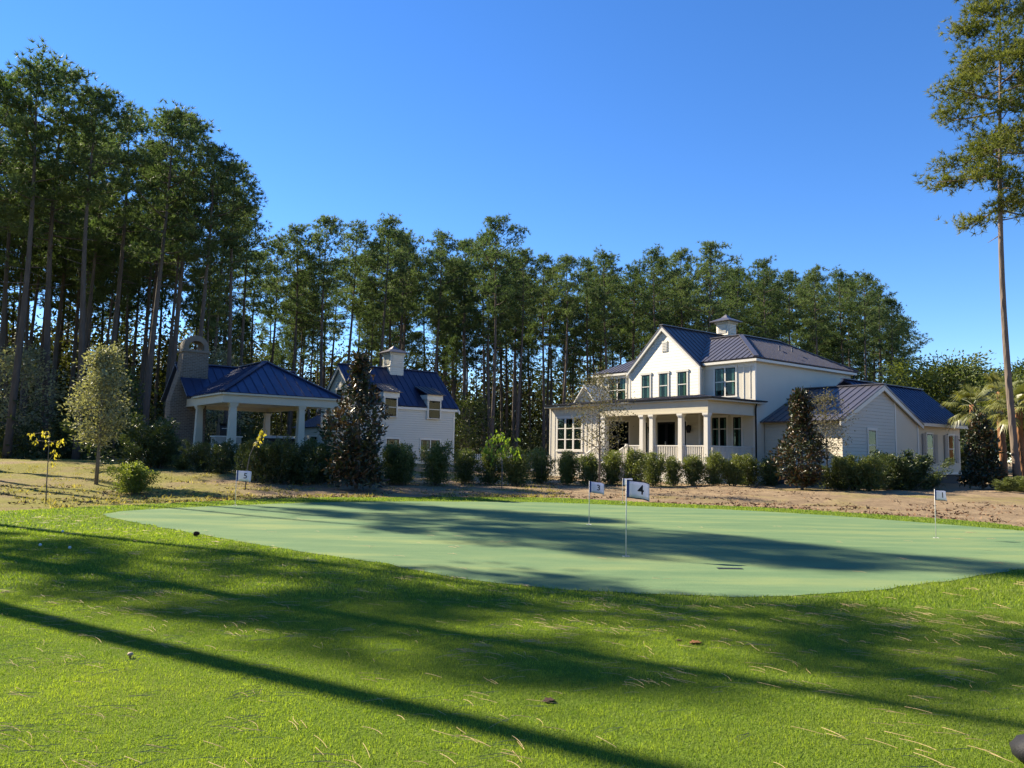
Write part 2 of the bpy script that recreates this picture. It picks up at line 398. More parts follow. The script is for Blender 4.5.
g=[grass(540000,3.6,8,.010,.027,.0046),grass(200000,8,14,.025,.042,.011),grass(120000,14,26,.03,.05,.024)]
P,D,L,W,T=[np.concatenate([q[i] for q in g]) for i in range(5)]
tag(link('grass', blades_mesh('grass',P,D,L,W,T), M['grass']), 'short bright green lawn grass in the foreground','grass',kind='stuff')
# fallen pine needles
mb=MB()
def strand(x,y,ang,l,wd,z0=.012,cv=0):
    pts=[]; n=4
    for i in range(n+1):
        t=i/n-.5; a=ang+cv*t; px=x+math.cos(a)*l*t; py=y+math.sin(a)*l*t
        pts.append((px,py,base_h(px,py)+z0+.004*(1-4*t*t)))
    s=Vector((-math.sin(ang),math.cos(ang),0))*wd/2
    vs=[]
    for p in pts: vs+=[Vector(p)-s,Vector(p)+s+Vector((0,0,.002))]
    mb.add(vs,[(2*i,2*i+1,2*i+3,2*i+2) for i in range(n)])
for i in range(2300):
    y=math.sqrt(random.uniform(3.7**2,17**2)) if i%3 else math.sqrt(random.uniform(3.7**2,8**2)); x=random.uniform(-.72,.72)*y
    if inside([(x,y)],green_poly)[0] and random.random()<.9: continue
    if y>yedge(x): continue
    if noise.noise((x*.5,y*.5,8))<-.12 and random.random()<.7: continue
    ang=random.gauss(-.35,.75)
    for k in range(random.choice((1,1,1,2,2,3)) if random.random()<.93 else 6):
        strand(x+random.gauss(0,.05),y+random.gauss(0,.05),ang+random.gauss(0,.45),random.uniform(.08,.20),random.uniform(.0009,.0016)*max(1,y/6),random.uniform(.018,.028),random.uniform(-.35,.35))
tag(link('pine_needles',mb.mesh('pine_needles',recalc=False),M['straw']),'fallen tan pine needles strewn over the lawn','pine needles',kind='stuff')

# chips and clods on the mulch, dry tufts on the open ground
def litter(name,n,mat,label,cat,x0,x1,dy0,dy1,Ls,Ws,up,clump,thr):
    C=[];D=[];tries=0
    while len(C)<n and tries<n*6:
        tries+=1; x=random.uniform(x0,x1); y=yedge(x)+dy0+(dy1-dy0)*random.random()**1.5
        if noise.noise((x*.45,y*.8,21))<thr: continue
        for k in range(clump):
            a,b=x+random.gauss(0,.10),y+random.gauss(0,.10)
            if b<yedge(a)+.1: continue
            C.append((a,b,H(a,b)-.01)); D.append((random.gauss(0,.7),random.gauss(0,.7),abs(random.gauss(up,.3))))
    n=len(C); tag(link(name,blades_mesh(name,np.array(C),np.array(D),rng.uniform(*Ls,n),rng.uniform(*Ws,n),rng.uniform(0,1,n)),mat),label,cat,kind='stuff')
M['chips']=leafmat('bark_chips',(.085,.048,.032),(.30,.18,.105),.0,.9,.1,0)
M['drygrass']=leafmat('dry_grass',(.13,.13,.035),(.42,.35,.13),.4,.6,.2,0)
litter('mulch_chips',16000,M['chips'],'brown bark chips and straw clods over the mulch beds','mulch',-30,26,.1,16,(.04,.13),(.02,.07),.14,4,-.12)
litter('dry_grass',16000,M['drygrass'],'dry yellow grass tufts on the open ground at left','grass',-32,2,.1,22,(.05,.13),(.02,.04),1.0,6,-.1)
# ---------------------------------------------------------------- foliage builders
def leaves_mesh(name, C, D, L, W, tone, midx=None, fold=.12):
    """diamond leaf quads at C along D"""
    n=len(C); C=np.asarray(C); D=np.asarray(D)/(np.linalg.norm(D,axis=1,keepdims=True)+1e-9)
    s=np.cross(D,rng.normal(size=(n,3))); s/=np.linalg.norm(s,axis=1,keepdims=True)+1e-9
    nn=np.cross(D,s); L=np.asarray(L)[:,None]; W=np.asarray(W)[:,None]
    V=np.stack([C,C+D*L*.5+s*W/2+nn*L*fold,C+D*L,C+D*L*.5-s*W/2+nn*L*fold],1).reshape(-1,3)
    return np_mesh(name,V,np.arange(4*n).reshape(n,4),tone,midx)
def unit(n, up=0., flat_=1.):
    d=rng.normal(size=(n,3)); d/=np.linalg.norm(d,axis=1,keepdims=True); d[:,2]=d[:,2]*flat_+up
    return d
def pine_parts(seed, h=24., crown0=.52, rad=3.0, nb=46, r0=.26, tuft=12, lean=(0,0), skip=0., nleaf=11, left=0., size=1., stubs=6, clr=.44, droop=0., tsize=(.26,.42), tw=.058):
    rnd=random.Random(seed); mb=MB()
    def axis(z):
        t=z/h; return Vector((lean[0]*t*h+.18*math.sin(t*5+seed),lean[1]*t*h+.18*math.sin(t*4+2*seed),z))
    n=16; pts=[axis(-.3+(h-.5)*i/(n-1)) for i in range(n)]
    mb.tube(pts,[r0*(1.28 if i==0 else (1-.86*(i/(n-1))**1.25)) for i in range(n)],9)
    C=[];D=[];T=[]
    for k in range(stubs):
        z=h*rnd.uniform(crown0-.22,crown0); a=rnd.uniform(0,6.28); l=rnd.uniform(.4,1.6); p=axis(z)
        mb.tube([p,p+Vector((math.cos(a)*l,math.sin(a)*l,rnd.uniform(-.25,.2)*l))],[.035,.012],4)
    for b in range(nb):
        if rnd.random()<skip: continue
        t=(b+rnd.uniform(0,1))/nb; zf=crown0+(1-crown0)*t; z=h*zf; p=axis(min(z,h-.6))
        a=b*2.4+rnd.uniform(-.6,.6)
        shape=(math.sin(math.pi*min(1,.16+.80*t))**.8) if t<.93 else .45
        l=rad*shape*rnd.uniform(.55,1.18)
        dx=math.cos(a); 
        l*=1+left*(-dx)
        if l<.3: l=.3
        up=(-.12+.75*t)*rnd.uniform(.6,1.3)-droop*(1-t)
        q=[p]
        for i in range(1,5):
            u=i/4; q.append(p+Vector((math.cos(a+.25*u*rnd.uniform(-1,1))*l*u,math.sin(a)*l*u,l*(up*u+.22*u*u-(droop*.5*u*u*(1-t))))))
        mb.tube(q,[.075*(1-t*.5)*(1-.2*i) *max(.6,l/3) for i in range(5)],4)
        nc=max(3,int(l*2.1))
        for c in range(nc):
            u=(.36 if t<.8 else .1)+.66*(c+rnd.uniform(0,1))/nc; i=min(3,int(u*4)); f=u*4-i
            pc=q[i].lerp(q[min(4,i+1)],min(1.2,f))
            side=rnd.uniform(-1,1)*l*.30*(1.1-abs(u-.6))
            sc=Vector((-math.sin(a)*side,math.cos(a)*side,rnd.uniform(-.12,.30)))
            cc=pc+sc
            if abs(side)>.3: mb.tube([pc,cc],[.022,.008],3)
            tone=rnd.uniform(.1,.8)
            for k in range(tuft):
                o=Vector((rnd.gauss(0,clr*.75),rnd.gauss(0,clr*.75),rnd.gauss(.05,clr*.40)))*size
                tc=cc+o; od=(o+Vector((math.cos(a)*.3,math.sin(a)*.3,.35)))
                od=od.normalized() if od.length>0 else Vector((0,0,1))
                for e in range(nleaf):
                    C.append(tc); D.append(od*.75+Vector((rnd.gauss(0,.75),rnd.gauss(0,.75),rnd.gauss(.1,.75)))); T.append(tone+rnd.uniform(-.25,.25))
    n=len(C); L=rng.uniform(tsize[0],tsize[1],n)*size; W=np.full(n,tw)*size
    tm=mb.mesh('trunk',smooth=True)
    cm=blades_mesh('crown',np.array(C)-np.array(D)*.0,np.array(D),L,W,np.clip(T,0,1))
    return tm,cm
pine_var=[]
for i in range(9):
    v=pine_parts(11+i*3,crown0=[.58,.63,.54,.68,.61,.56,.64,.59,.70][i],rad=[3.0,2.5,3.3,2.3,2.8,3.1,2.6,2.9,2.1][i],nb=[30,26,32,24,27,30,26,28,24][i],r0=.205,stubs=9,lean=((-.02+.01*(i%5)),(.008*(i%3)-.008)))
    v[0].materials.append(M['pinebark']); v[1].materials.append(M['needle']); pine_var.append(v)
nth=0
def pine(x,y,top,label,group,var=None,wide=1.0,rz=None,lean=0):
    global nth
    z=H(x,y)-.05; v=pine_var[(nth if var is None else var)%9]; nth+=1
    r=empty('pine_tree',(x,y,z),random.uniform(0,6.28) if rz is None else rz)
    k=(top-z)/24.; r.scale=(k*wide,k*wide,k)
    if lean: r.rotation_euler=(0,lean,r.rotation_euler[2])
    tag(r,label,'tree',group)
    link('trunk',v[0],parent=r); link('crown',v[1],parent=r); return r
EDGE=[(4,76,44),(38,66,43),(66,72,47),(97,92,44),(128,108,53),(165,110,47),(187,118,51),(212,150,49),(236,166,52),(252,207,64),(276,242,76),(299,228,72),(326,218,70),(352,226,74),(384,219,72),(405,234,78),(440,236,76),(466,242,78),(495,221,70),(521,250,74),(545,258,80),(566,256,76),(590,262,84),(609,254,78),(632,268,88),(656,252,78),(683,252,84),(707,245,74),(736,268,90),(763,262,82),(791,272,90),(816,268,84),(843,273,92),(862,275,88),(878,288,96),(889,300,90)]
GF='tall pines of the stand behind the houses'
special={4:'tall pine in the left stand, its bare trunk nearest the left picture edge',38:'broad crowned tall pine at the far left, highest top of the whole stand',
 97:'tall pine with leaning trunk rising above the small olive oak at left',165:'tall dense crowned pine rising directly behind the brick chimney',187:'pine with bushy crown just right of the one behind the chimney',
 236:'last tall pine at the right end of the high left stand, open wispy crown',326:'round topped pine standing behind the carriage house gable',384:'wide crowned pine standing straight behind the carriage house cupola',
 495:'tallest pine in the middle of the stand, pointed crown above the gap between houses',521:'slim pine close to the right of the tallest middle pine',609:'slender pine with spiky top left of the farmhouse gable peak',
 656:'pine with rounded open crown rising behind the farmhouse front gable',707:'widest rounded pine crown standing above the farmhouse cupola',763:'dark full crowned pine right of the farmhouse cupola',
 862:'open crowned pine near the right end of the stand',889:'last pine at the right end of the stand with ragged drooping side against the sky'}
for px,ty,Y in EDGE:
    p=at(px,ty,Y); pine(p.x,Y,p.z, special.get(px,'tall pine in the front row of the dark stand behind the houses'),GF,wide=1.08 if px<260 else (.8 if px>880 else 1.0))
placed=[(at(px,ty,Y).x,Y) for px,ty,Y in EDGE]
epx=[e[0] for e in EDGE]; ety=[e[1] for e in EDGE]; eY=[e[2] for e in EDGE]
cnt=0; tries=0
while cnt<205 and tries<6000:
    tries+=1
    px=random.uniform(-130,905); Y0=float(np.interp(px,epx,eY)); Y=Y0+random.uniform(2,42)
    ty=float(np.interp(px,epx,ety))+(abs(random.gauss(0,26))+8 if random.random()<.62 else random.uniform(45,105))
    p=at(px,ty,Y)
    if px<300 and random.random()<.55:
        ty=float(np.interp(px,epx,ety))+random.uniform(95,160); Y=Y0+random.uniform(10,42); p=at(px,ty,Y)
    if p.z>29: p.z=random.uniform(23,28)
    if min((p.x-a)**2+(Y-b)**2 for a,b in placed)<(2.3)**2: continue
    if Y<52 and -20<p.x<-8: continue
    placed.append((p.x,Y)); cnt+=1
    pine(p.x,Y,p.z,'tall pine deep in the dark stand behind the houses',GF,wide=random.uniform(.85,1.15))
# pines left of the frame: their trunks and crowns throw the long shadows over the lawn
SG='pines at the left of the lawn'
for x,y,tp,vv,wd_ in ((-12.05,11.55,24,3,.9),(-14.5,15.25,26,3,.8),(-16.3,18.7,21,6,.85),(-23.9,29.9,28,8,.6),(-22.3,27.7,24,8,.62),(-27.8,33.5,29,3,.6),(-27.5,24.2,24,8,.8),(-29.6,36.8,28,8,.6),(-23.8,20.7,22,8,.5),(-30.5,37.5,29,8,.6)):
    pine(x,y,tp,'tall pine beside the lawn whose long shadow crosses the grass',SG,vv,wd_)
# the lone pine at the right edge
def big_pine():
    b=onground(1017,484); Y=37; p=at(1017,480,Y); x=p.x; z=H(x,Y)
    tm,cm=pine_parts(91,h=27.,crown0=.50,rad=3.0,nb=58,r0=.17,tuft=26,skip=.16,lean=(-.004,0),nleaf=13,left=.04,stubs=3,clr=.48,droop=.28,tsize=(.22,.36),tw=.040)
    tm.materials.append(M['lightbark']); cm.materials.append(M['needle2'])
    r=empty('pine_tree',(x,Y,z)); tag(r,'lone tall pine with bare trunk and open sunlit crown at the right edge','tree')
    link('trunk',tm,parent=r); link('crown',cm,parent=r)
big_pine()

def crown_cloud(n, shape, seed, Lr, Wr, up=.2, clump=0, clr=.25, tone0=(.1,.9)):
    """n leaves spread through a crown volume; shape(rnd)->centre of a clump"""
    rnd=random.Random(seed); C=[];D=[];T=[]
    k=max(1,clump)
    for i in range(max(1,n//k)):
        c=shape(rnd); tone=rnd.uniform(*tone0); out=Vector((c[0],c[1],0))
        for j in range(k):
            o=Vector((rnd.gauss(0,clr),rnd.gauss(0,clr),rnd.gauss(0,clr*.8)))
            C.append(Vector(c)+o); d=out*.35+o*1.2+Vector((rnd.gauss(0,.6),rnd.gauss(0,.6),rnd.gauss(up,.6)))
            D.append(d if d.length>.01 else Vector((0,0,1))); T.append(min(1,max(0,tone+rnd.uniform(-.2,.2))))
    n=len(C); return np.array(C),np.array(D),rng.uniform(*Lr,n),rng.uniform(*Wr,n),np.array(T)

# magnolias
def magnolia(px,py,height,width,label,seed,rust=.45):
    b=onground(px,py); r=empty('magnolia_tree',b); tag(r,label,'tree','young magnolia trees')
    def shape(rnd):
        t=rnd.random()**1.25; z=height*(.07+.92*t); rr=width/2*((1-t)**.58)*(.75+.25*math.sin(9*t+seed))*(1 if t>.08 else .75)
        rr*=math.sqrt(rnd.uniform(.12,1.0)); a=rnd.uniform(0,6.28)
        rr*=1+.18*math.sin(3*a+seed+5*t)
        return (rr*math.cos(a),rr*math.sin(a),z)
    C,D,L,W,T=crown_cloud(5200,shape,seed,(.15,.24),(.07,.11),.25,9,.10)
    mid=(rng.random(len(C))<rust*(.35+.9*(noise_arr(C*.9+seed)))).astype(np.int32)
    link('crown',leaves_mesh('crown',C,D,L,W,T,mid,.08),[M['magnolia'],M['rust']],r)
    mb=MB(); mb.tube([(0,0,-.2),(0.02,0,height*.4),(0,.02,height*.93)],[.075,.05,.015],8)
    rnd=random.Random(seed)
    for i in range(26):
        z=height*rnd.uniform(.08,.85); a=rnd.uniform(0,6.28); l=width*.40*(1-z/height)**.7
        mb.tube([(0,0,z),(l*math.cos(a),l*math.sin(a),z+l*.35)],[.022,.007],4)
    mb.build('trunk',M['greybark'],r,True); return r
def noise_arr(A): return np.array([.5+.5*noise.noise(tuple(map(float,q))) for q in A])
magnolia(356,491,4.75,3.15,'largest reddish brown magnolia, cone shaped, in front of the white carriage house',3,.55)
magnolia(802,490,4.35,2.75,'dark magnolia with bronze leaves standing before the farmhouse side wall',5,.55)
magnolia(983,489,3.5,2.35,'rounded dark green magnolia beside the lone pine and palms',8,.30)

# shrubs
def shrub_mesh(seed,h=1.7,w=1.25,n=5200,lf=(.08,.14)):
    rnd0=random.Random(seed); stems=[(rnd0.gauss(0,.26)*w,rnd0.gauss(0,.26)*w,rnd0.uniform(.62,1.0)*h) for _ in range(15)]
    def shape(rnd):
        sx,sy,sh=rnd.choice(stems); t=rnd.random()**.75; spread=.13*w*(1.15-t)+.03
        return (sx*(.55+.75*t)+rnd.gauss(0,spread),sy*(.55+.75*t)+rnd.gauss(0,spread),.04+sh*t)
    C,D,L,W,T=crown_cloud(n,shape,seed,lf,(lf[0]*.35,lf[1]*.38),.55,6,.06,(0,.75))
    T=np.clip(T*.6+.4*np.clip(C[:,2]/h,0,1)*rng.uniform(.3,1.2,len(C)),0,1)  # leaves paler towards the top, sunlit tops put into their tone
    me=leaves_mesh('foliage',C,D,L,W,T); mb=MB()
    for sx,sy,sh in stems: mb.tube([(sx*.3,sy*.3,-.1),(sx*.8,sy*.8,sh*.5),(sx*1.2,sy*1.2,sh*.92)],[.014,.010,.004],4)
    return me, mb.mesh('stem')
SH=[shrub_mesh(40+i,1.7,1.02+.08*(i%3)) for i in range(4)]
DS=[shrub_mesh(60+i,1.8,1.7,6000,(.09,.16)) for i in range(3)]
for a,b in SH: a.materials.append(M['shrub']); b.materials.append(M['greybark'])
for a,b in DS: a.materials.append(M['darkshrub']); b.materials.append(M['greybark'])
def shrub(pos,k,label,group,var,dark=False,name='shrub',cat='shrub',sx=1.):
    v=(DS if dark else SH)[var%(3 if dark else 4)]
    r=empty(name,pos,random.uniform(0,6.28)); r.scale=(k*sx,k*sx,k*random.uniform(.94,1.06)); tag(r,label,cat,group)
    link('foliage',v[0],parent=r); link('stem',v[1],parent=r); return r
ordn=['first','second','third','fourth','fifth','sixth','seventh','eighth','ninth','tenth','eleventh']
row1=[(391,484,1.0),(404,485,1.0),(434,485,1.08),(463,484,.98),(489,485,.98),(516,486,1.05),(542,484,1.02)]
for i,(px,py,k) in enumerate(row1):
    shrub(onground(px,py),k*.92,f'bushy green shrub, {ordn[i]} from the big red magnolia in the row running to the farmhouse','green shrubs in the long row',i)
row2=[(566,485,.98),(590,486,.95),(611,485,.98),(632,486,.95),(654,486,1.0),(674,486,.85),(694,486,.88),(714,486,.95),(733,486,1.0),(750,486,1.0),(769,486,.90)]
for i,(px,py,k) in enumerate(row2):
    shrub(onground(px,py),k*.92,f'leafy green shrub, {ordn[i]} from the left in the row before the farmhouse porch','green shrubs in the long row',i+1)
for i,(px,py,k,sx) in enumerate([(203,471,.72,1.0),(222,473,.76,.95),(252,480,.86,.95),(273,483,1.0,.9),(297,484,.96,.95),(316,483,.92,.9),(332,482,.86,.9)]):
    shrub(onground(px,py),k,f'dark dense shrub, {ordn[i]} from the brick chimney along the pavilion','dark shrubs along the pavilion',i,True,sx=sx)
for i,(px,py,k,sx,d) in enumerate([(838,490,.85,1.1,0),(853,490,.95,1.1,0),(868,490.5,.9,1.15,0),(883,490,.95,1.1,1),(897,489.5,.98,1.15,1),(912,489,.9,1.2,1),(927,488.5,.5,1.2,1)]):
    shrub(onground(px,py),k,f'low spreading shrub, {ordn[i]} from the left along the gabled wing','shrubs along the gabled wing',i,bool(d),sx=sx)
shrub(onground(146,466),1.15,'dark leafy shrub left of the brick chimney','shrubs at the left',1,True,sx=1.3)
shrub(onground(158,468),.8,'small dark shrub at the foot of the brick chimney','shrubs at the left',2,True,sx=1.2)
o=shrub(onground(134,494),.62,'small bright green bush alone on the mulch at left',None,2,False,'bush','bush',1.45)
M['brightbush']=leafmat('bright_bush_leaves',(.12,.17,.035),(.34,.38,.09),.40,.5,.3,.1)
for ch in o.children:
    if ch.name.startswith('foliage'): ch.data=ch.data.copy(); ch.data.materials[0]=M['brightbush']
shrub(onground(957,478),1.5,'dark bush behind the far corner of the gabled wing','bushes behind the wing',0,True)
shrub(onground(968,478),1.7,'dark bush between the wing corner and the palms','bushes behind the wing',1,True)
shrub(onground(1008,492),.35,'low green plant at the foot of the lone pine','plants under the lone pine',0,False,'low_plant','plant',1.8)
shrub(onground(1022,492),.42,'low leafy plant at the foot of the right palm','plants under the lone pine',1,False,'low_plant','plant',1.8)
shrub(onground(182,470),.38,'tiny silvery plant beside the chimney base','plants at the chimney base',3,False,'low_plant','plant',1.5)

# small broadleaf trees
def small_tree(name,px,py,h,crown0,cw,mat,bark,label,seed,n,lf,clump=7,clr=.16,r0=.06,sparse=False,shapef=None,Y=None):
    b=onground(px,py)
    if Y: p=at(px,py,Y); b=Vector((p.x,Y,H(p.x,Y)))
    r=empty(name,b); tag(r,label,'tree')
    rnd=random.Random(seed); mb=MB(); tips=[]
    mb.tube([(0,0,-.2),(.03,.0,h*.35),(-.02,.03,h*.7),(.02,0,h*.96)],[r0*1.2,r0*.85,r0*.45,r0*.12],8)
    for i in range(48):
        t=(i+rnd.uniform(0,1))/48; z=h*(crown0+(0.95-crown0)*t); a=i*2.4+rnd.uniform(-.4,.4)
        prof=math.sin(math.pi*(.18+.80*t))**.8 if shapef is None else shapef(t)
        l=cw/2*prof*rnd.uniform(.7,1.1)
        p1=Vector((.5*l*math.cos(a),.5*l*math.sin(a),z+.22*l)); p2=Vector((l*math.cos(a+.2),l*math.sin(a+.2),z+.45*l))
        mb.tube([(0,0,z-.1),p1,p2],[r0*.35*(1.2-t),r0*.2,.006],4)
        tips+= [p1,p2,p1.lerp(p2,.5),Vector((0,0,z)).lerp(p1,.7)]
        for _ in range(3):
            q=p1.lerp(p2,rnd.random()); e=q+Vector((rnd.gauss(0,.28),rnd.gauss(0,.28),rnd.uniform(.0,.35)))*cw*.28; mb.tube([q,e],[.010,.004],3); tips.append(e)
    mb.build('trunk',bark,r,True)
    def shape(rn): p=rn.choice(tips); return (p.x+rn.gauss(0,.05),p.y+rn.gauss(0,.05),p.z+rn.gauss(0,.05))
    C,D,L,W,T=crown_cloud(n,shape,seed,lf,(lf[0]*.45,lf[1]*.5),.1,clump,clr)
    link('crown',leaves_mesh('crown',C,D,L,W,T),mat,r); return r
small_tree('oak_tree',96,484,4.8,.27,1.9,M['oakleaf'],M['greybark'],'small olive green oak standing alone on the dry grass at left',4,6000,(.09,.15),9,.15,.06,shapef=lambda t: (1-t)**.55*(.55+.6*min(1,t*4)))
small_tree('olive_tree',599,490,4.6,.30,2.6,M['greyleaf'],M['greybark'],'sparse grey green young tree before the farmhouse bay window',9,2200,(.07,.12),5,.16,.04)
small_tree('olive_tree',827,489,4.4,.30,2.2,M['greyleaf'],M['greybark'],'sparse grey leaved young tree behind the dark magnolia',14,2200,(.07,.12),5,.15,.045)
for px,ty,Y,cw,lab,sd in ((948,352,78,13,'rounded broadleaf tree behind the gabled wing, left of the palms',21),(982,368,84,11,'dark broadleaf tree behind the palms, lower than its neighbour',22),(912,372,88,12,'low broadleaf tree showing over the gabled wing roof ridge',23),(1030,358,80,12,'broadleaf tree behind the lone pine at the right edge',24),(1012,372,70,8,'small bushy broadleaf tree just behind the right palm',25)):
    p=at(px,ty,Y); h=(p.z-H(p.x,Y))*.86
    small_tree('broadleaf_tree',px,ty,h,.14,cw,M['broad'],M['greybark'],lab,sd,17000,(.26,.42),18,.55,.22,Y=Y)['group']='broadleaf trees at the right'
# understorey saplings in the forest edge
for px,ty,Y,cw,mat,lab,sd in ((24,352,46,5,'oakleaf','yellowish understorey tree among the trunks at the far left',31),(118,372,50,4,'broad','green understorey tree behind the small olive oak',32),(222,352,56,5,'oakleaf','yellowish understorey tree behind the pavilion chimney',33),(470,400,76,6,'broad','small understorey tree among the trunks right of the carriage house',34)):
    p=at(px,ty,Y)
    small_tree('understorey_tree',px,ty,p.z-H(p.x,Y),.15,cw,M[mat],M['greybark'],lab,sd,3500,(.16,.28),9,.3,.08,Y=Y)['group']='understorey trees'
# saplings
def sapling(px,py,pts,leafs,mat,label,lf,rad=.014):
    b=onground(px,py); Y=b.y
    def loc(q):
        w_=at(q[0],q[1],Y); return w_-b
    r=empty('sapling',b); tag(r,label,'sapling'); mb=MB()
    P=[Vector((0,0,-.1))]+[loc(q) for q in pts]; mb.tube(P,[rad*(1.2-.8*i/(len(P)-1)) for i in range(len(P))],6)
    C=[];D=[];n_=0; rnd=random.Random(px)
    for lx,ly,n,sp in leafs:
        c=loc((lx,ly)); j=min(P[1:],key=lambda q:(q-c).length); mb.tube([j,c],[rad*.4,.003],4)
        for _ in range(n):
            o=Vector((rnd.gauss(0,sp),rnd.gauss(0,sp),rnd.gauss(0,sp*1.2))); C.append(c+o); D.append(Vector((rnd.gauss(0,.5),rnd.gauss(0,.5),-.8)))
    mb.build('stem',M['greybark'],r,True)
    n=len(C); link('foliage',leaves_mesh('foliage',np.array(C),np.array(D),rng.uniform(*lf,n),rng.uniform(lf[0]*.5,lf[1]*.6,n),rng.uniform(0,1,n)),mat,r)
sapling(46,503,[(46.5,485),(48,462),(49,442),(49,432)],[(31,434,10,.04),(35,440,8,.04),(46,434,12,.05),(48,443,10,.05),(58,443,9,.05),(55,452,12,.05),(53,460,7,.04),(61,440,5,.03)],M['yellow'],'thin sapling with a few hanging yellow leaves at the far left',(.07,.12))
sapling(245,489,[(247,470),(250,455),(254,446),(259,438)],[(259,437,16,.06),(262,431,14,.06),(257,444,6,.05)],M['yellow'],'leaning bare sapling with yellow leaves at its tip by flag five',(.10,.17),.018)
sapling(502,490,[(502,470),(502,455),(500,445),(498,438)],[(486,447,22,.10),(494,440,22,.10),(500,437,22,.10),(507,442,24,.11),(513,449,18,.10),(500,450,26,.12),(491,454,14,.09),(517,455,10,.08)],M['lime'],'slim young tree with broad bright lime leaves between carriage house and farmhouse',(.13,.22),.022)

# palms
def palm(px,Y,base_py,crown_py,label,seed,r0=.2,fr=1.5):
    p=at(px,crown_py,Y); z0=H(p.x,Y); h=p.z-z0; r=empty('palm_tree',(p.x,Y,z0)); tag(r,label,'palm','palms beside the lone pine')
    mb=MB(); n=22; pts=[(.05*math.sin(i*.3),0,-.2+(h+.2)*i/(n-1)) for i in range(n)]
    mb.tube(pts,[r0*(1.15-.25*i/n)+(.018 if i%2 else 0) for i in range(n)],12); mb.build('trunk',M['palmbark'],r,True)
    rnd=random.Random(seed); Vv=[];Ff=[];T=[]; st=MB()
    for k in range(30):
        a=k*2.4+rnd.uniform(-.3,.3); el=rnd.uniform(-.75,1.25); L=fr*rnd.uniform(.55,.8)
        d=Vector((math.cos(a)*math.cos(el),math.sin(a)*math.cos(el),math.sin(el)))
        o=Vector((0,0,h)); hub=o+d*L; hub.z-=.12*L
        st.tube([o,o+d*L*.5,hub],[.03,.02,.014],5)
        side=d.cross(Vector((0,0,1))).normalized(); nrm=side.cross(d).normalized(); tone=rnd.uniform(.15,.85)
        for j in range(26):
            ang=-1.9+3.8*j/25; ld=(d*math.cos(ang)+side*math.sin(ang)).normalized(); ll=fr*.62*(.72+.28*math.cos(ang))*rnd.uniform(.85,1.1)
            m_=hub+ld*ll*.55+nrm*.05; e=hub+ld*ll-Vector((0,0,1))*ll*rnd.uniform(.15,.5); wv=ld.cross(nrm).normalized()*.028
            b=len(Vv); Vv+= [hub-wv*.3,hub+wv*.3,m_+wv,m_-wv,e]; Ff+= [(b,b+1,b+2,b+3),(b+3,b+2,b+4,b+4)]; T+=[tone]*2
    Ff=[f for f in Ff]; me=bpy.data.meshes.new('crown'); me.from_pydata([tuple(v) for v in Vv],[],[f if f[2]!=f[3] else f[:3] for f in Ff]); me.update()
    at_=me.attributes.new('tone','FLOAT','FACE'); at_.data.foreach_set('value',np.array(T,np.float32))
    c=link('crown',me,M['palm'],r); st.build('frond_stalk',M['palm'],c)
palm(1019,38.5,484,408,'palm with orange brown trunk at the right edge beside the lone pine',2,.18,1.35)
palm(973,43,484,405,'palm whose fan leaves show above the rounded magnolia',5,.18,1.35)
palm(1000,46,484,392,'palm standing behind, between the lone pine trunk and the magnolia',9,.18,1.3)

# undergrowth and far woods (uncountable)
def scatter(name,n,box,L,label,cat,yfun=None,zpow=2.2):
    px=rng.uniform(box[0],box[1],n); C=[]
    for q in px:
        Y=float(np.interp(q,epx,eY))+rng.uniform(box[2],box[3])*(1); p=at(q,440,Y); zb=H(p.x,Y)
        hh=box[4]*(.45+.9*max(0,.5+noise.noise((p.x*.22,Y*.22,2)))); C.append((p.x,Y,zb+hh*rng.random()**zpow))
    C=np.array(C); D=unit(n,.1); T=np.clip([.45+.7*noise.noise((c[0]*.3,c[1]*.3,c[2]*.5)) for c in C]+rng.normal(0,.15,n),0,1)
    tag(link(name,leaves_mesh(name,C,D,rng.uniform(*L,n),rng.uniform(L[0]*.45,L[1]*.5,n),T),M['under']),label,cat,kind='stuff')
scatter('undergrowth',60000,(-160,925,-1.5,24,3.4),(.22,.45),'dark undergrowth of bushes among the pine trunks','undergrowth')
scatter('far_woods',240000,(-220,935,34,62,14),(.40,.85),'dense dark woods far behind the pine trunks','woods',zpow=1.15)

n=30000; a=rng.uniform(R(-205),R(25),n); rr=rng.uniform(62,74,n); C=np.stack([rr*np.cos(a)+4,rr*np.sin(a)+8,(14+4*np.sin(a*9))*rng.random(n)**.9],1)
k=(C[:,1]<.9*np.abs(C[:,0])-18); C=C[k]; n=len(C)
tag(link('surrounding_woods',leaves_mesh('surrounding_woods',C,unit(n,.1),rng.uniform(1.2,2.2,n),rng.uniform(.6,1.1,n),rng.uniform(0,1,n)),M['under']),'dark pine woods on the other sides of the lawn, mirrored in the windows','woods',kind='stuff')
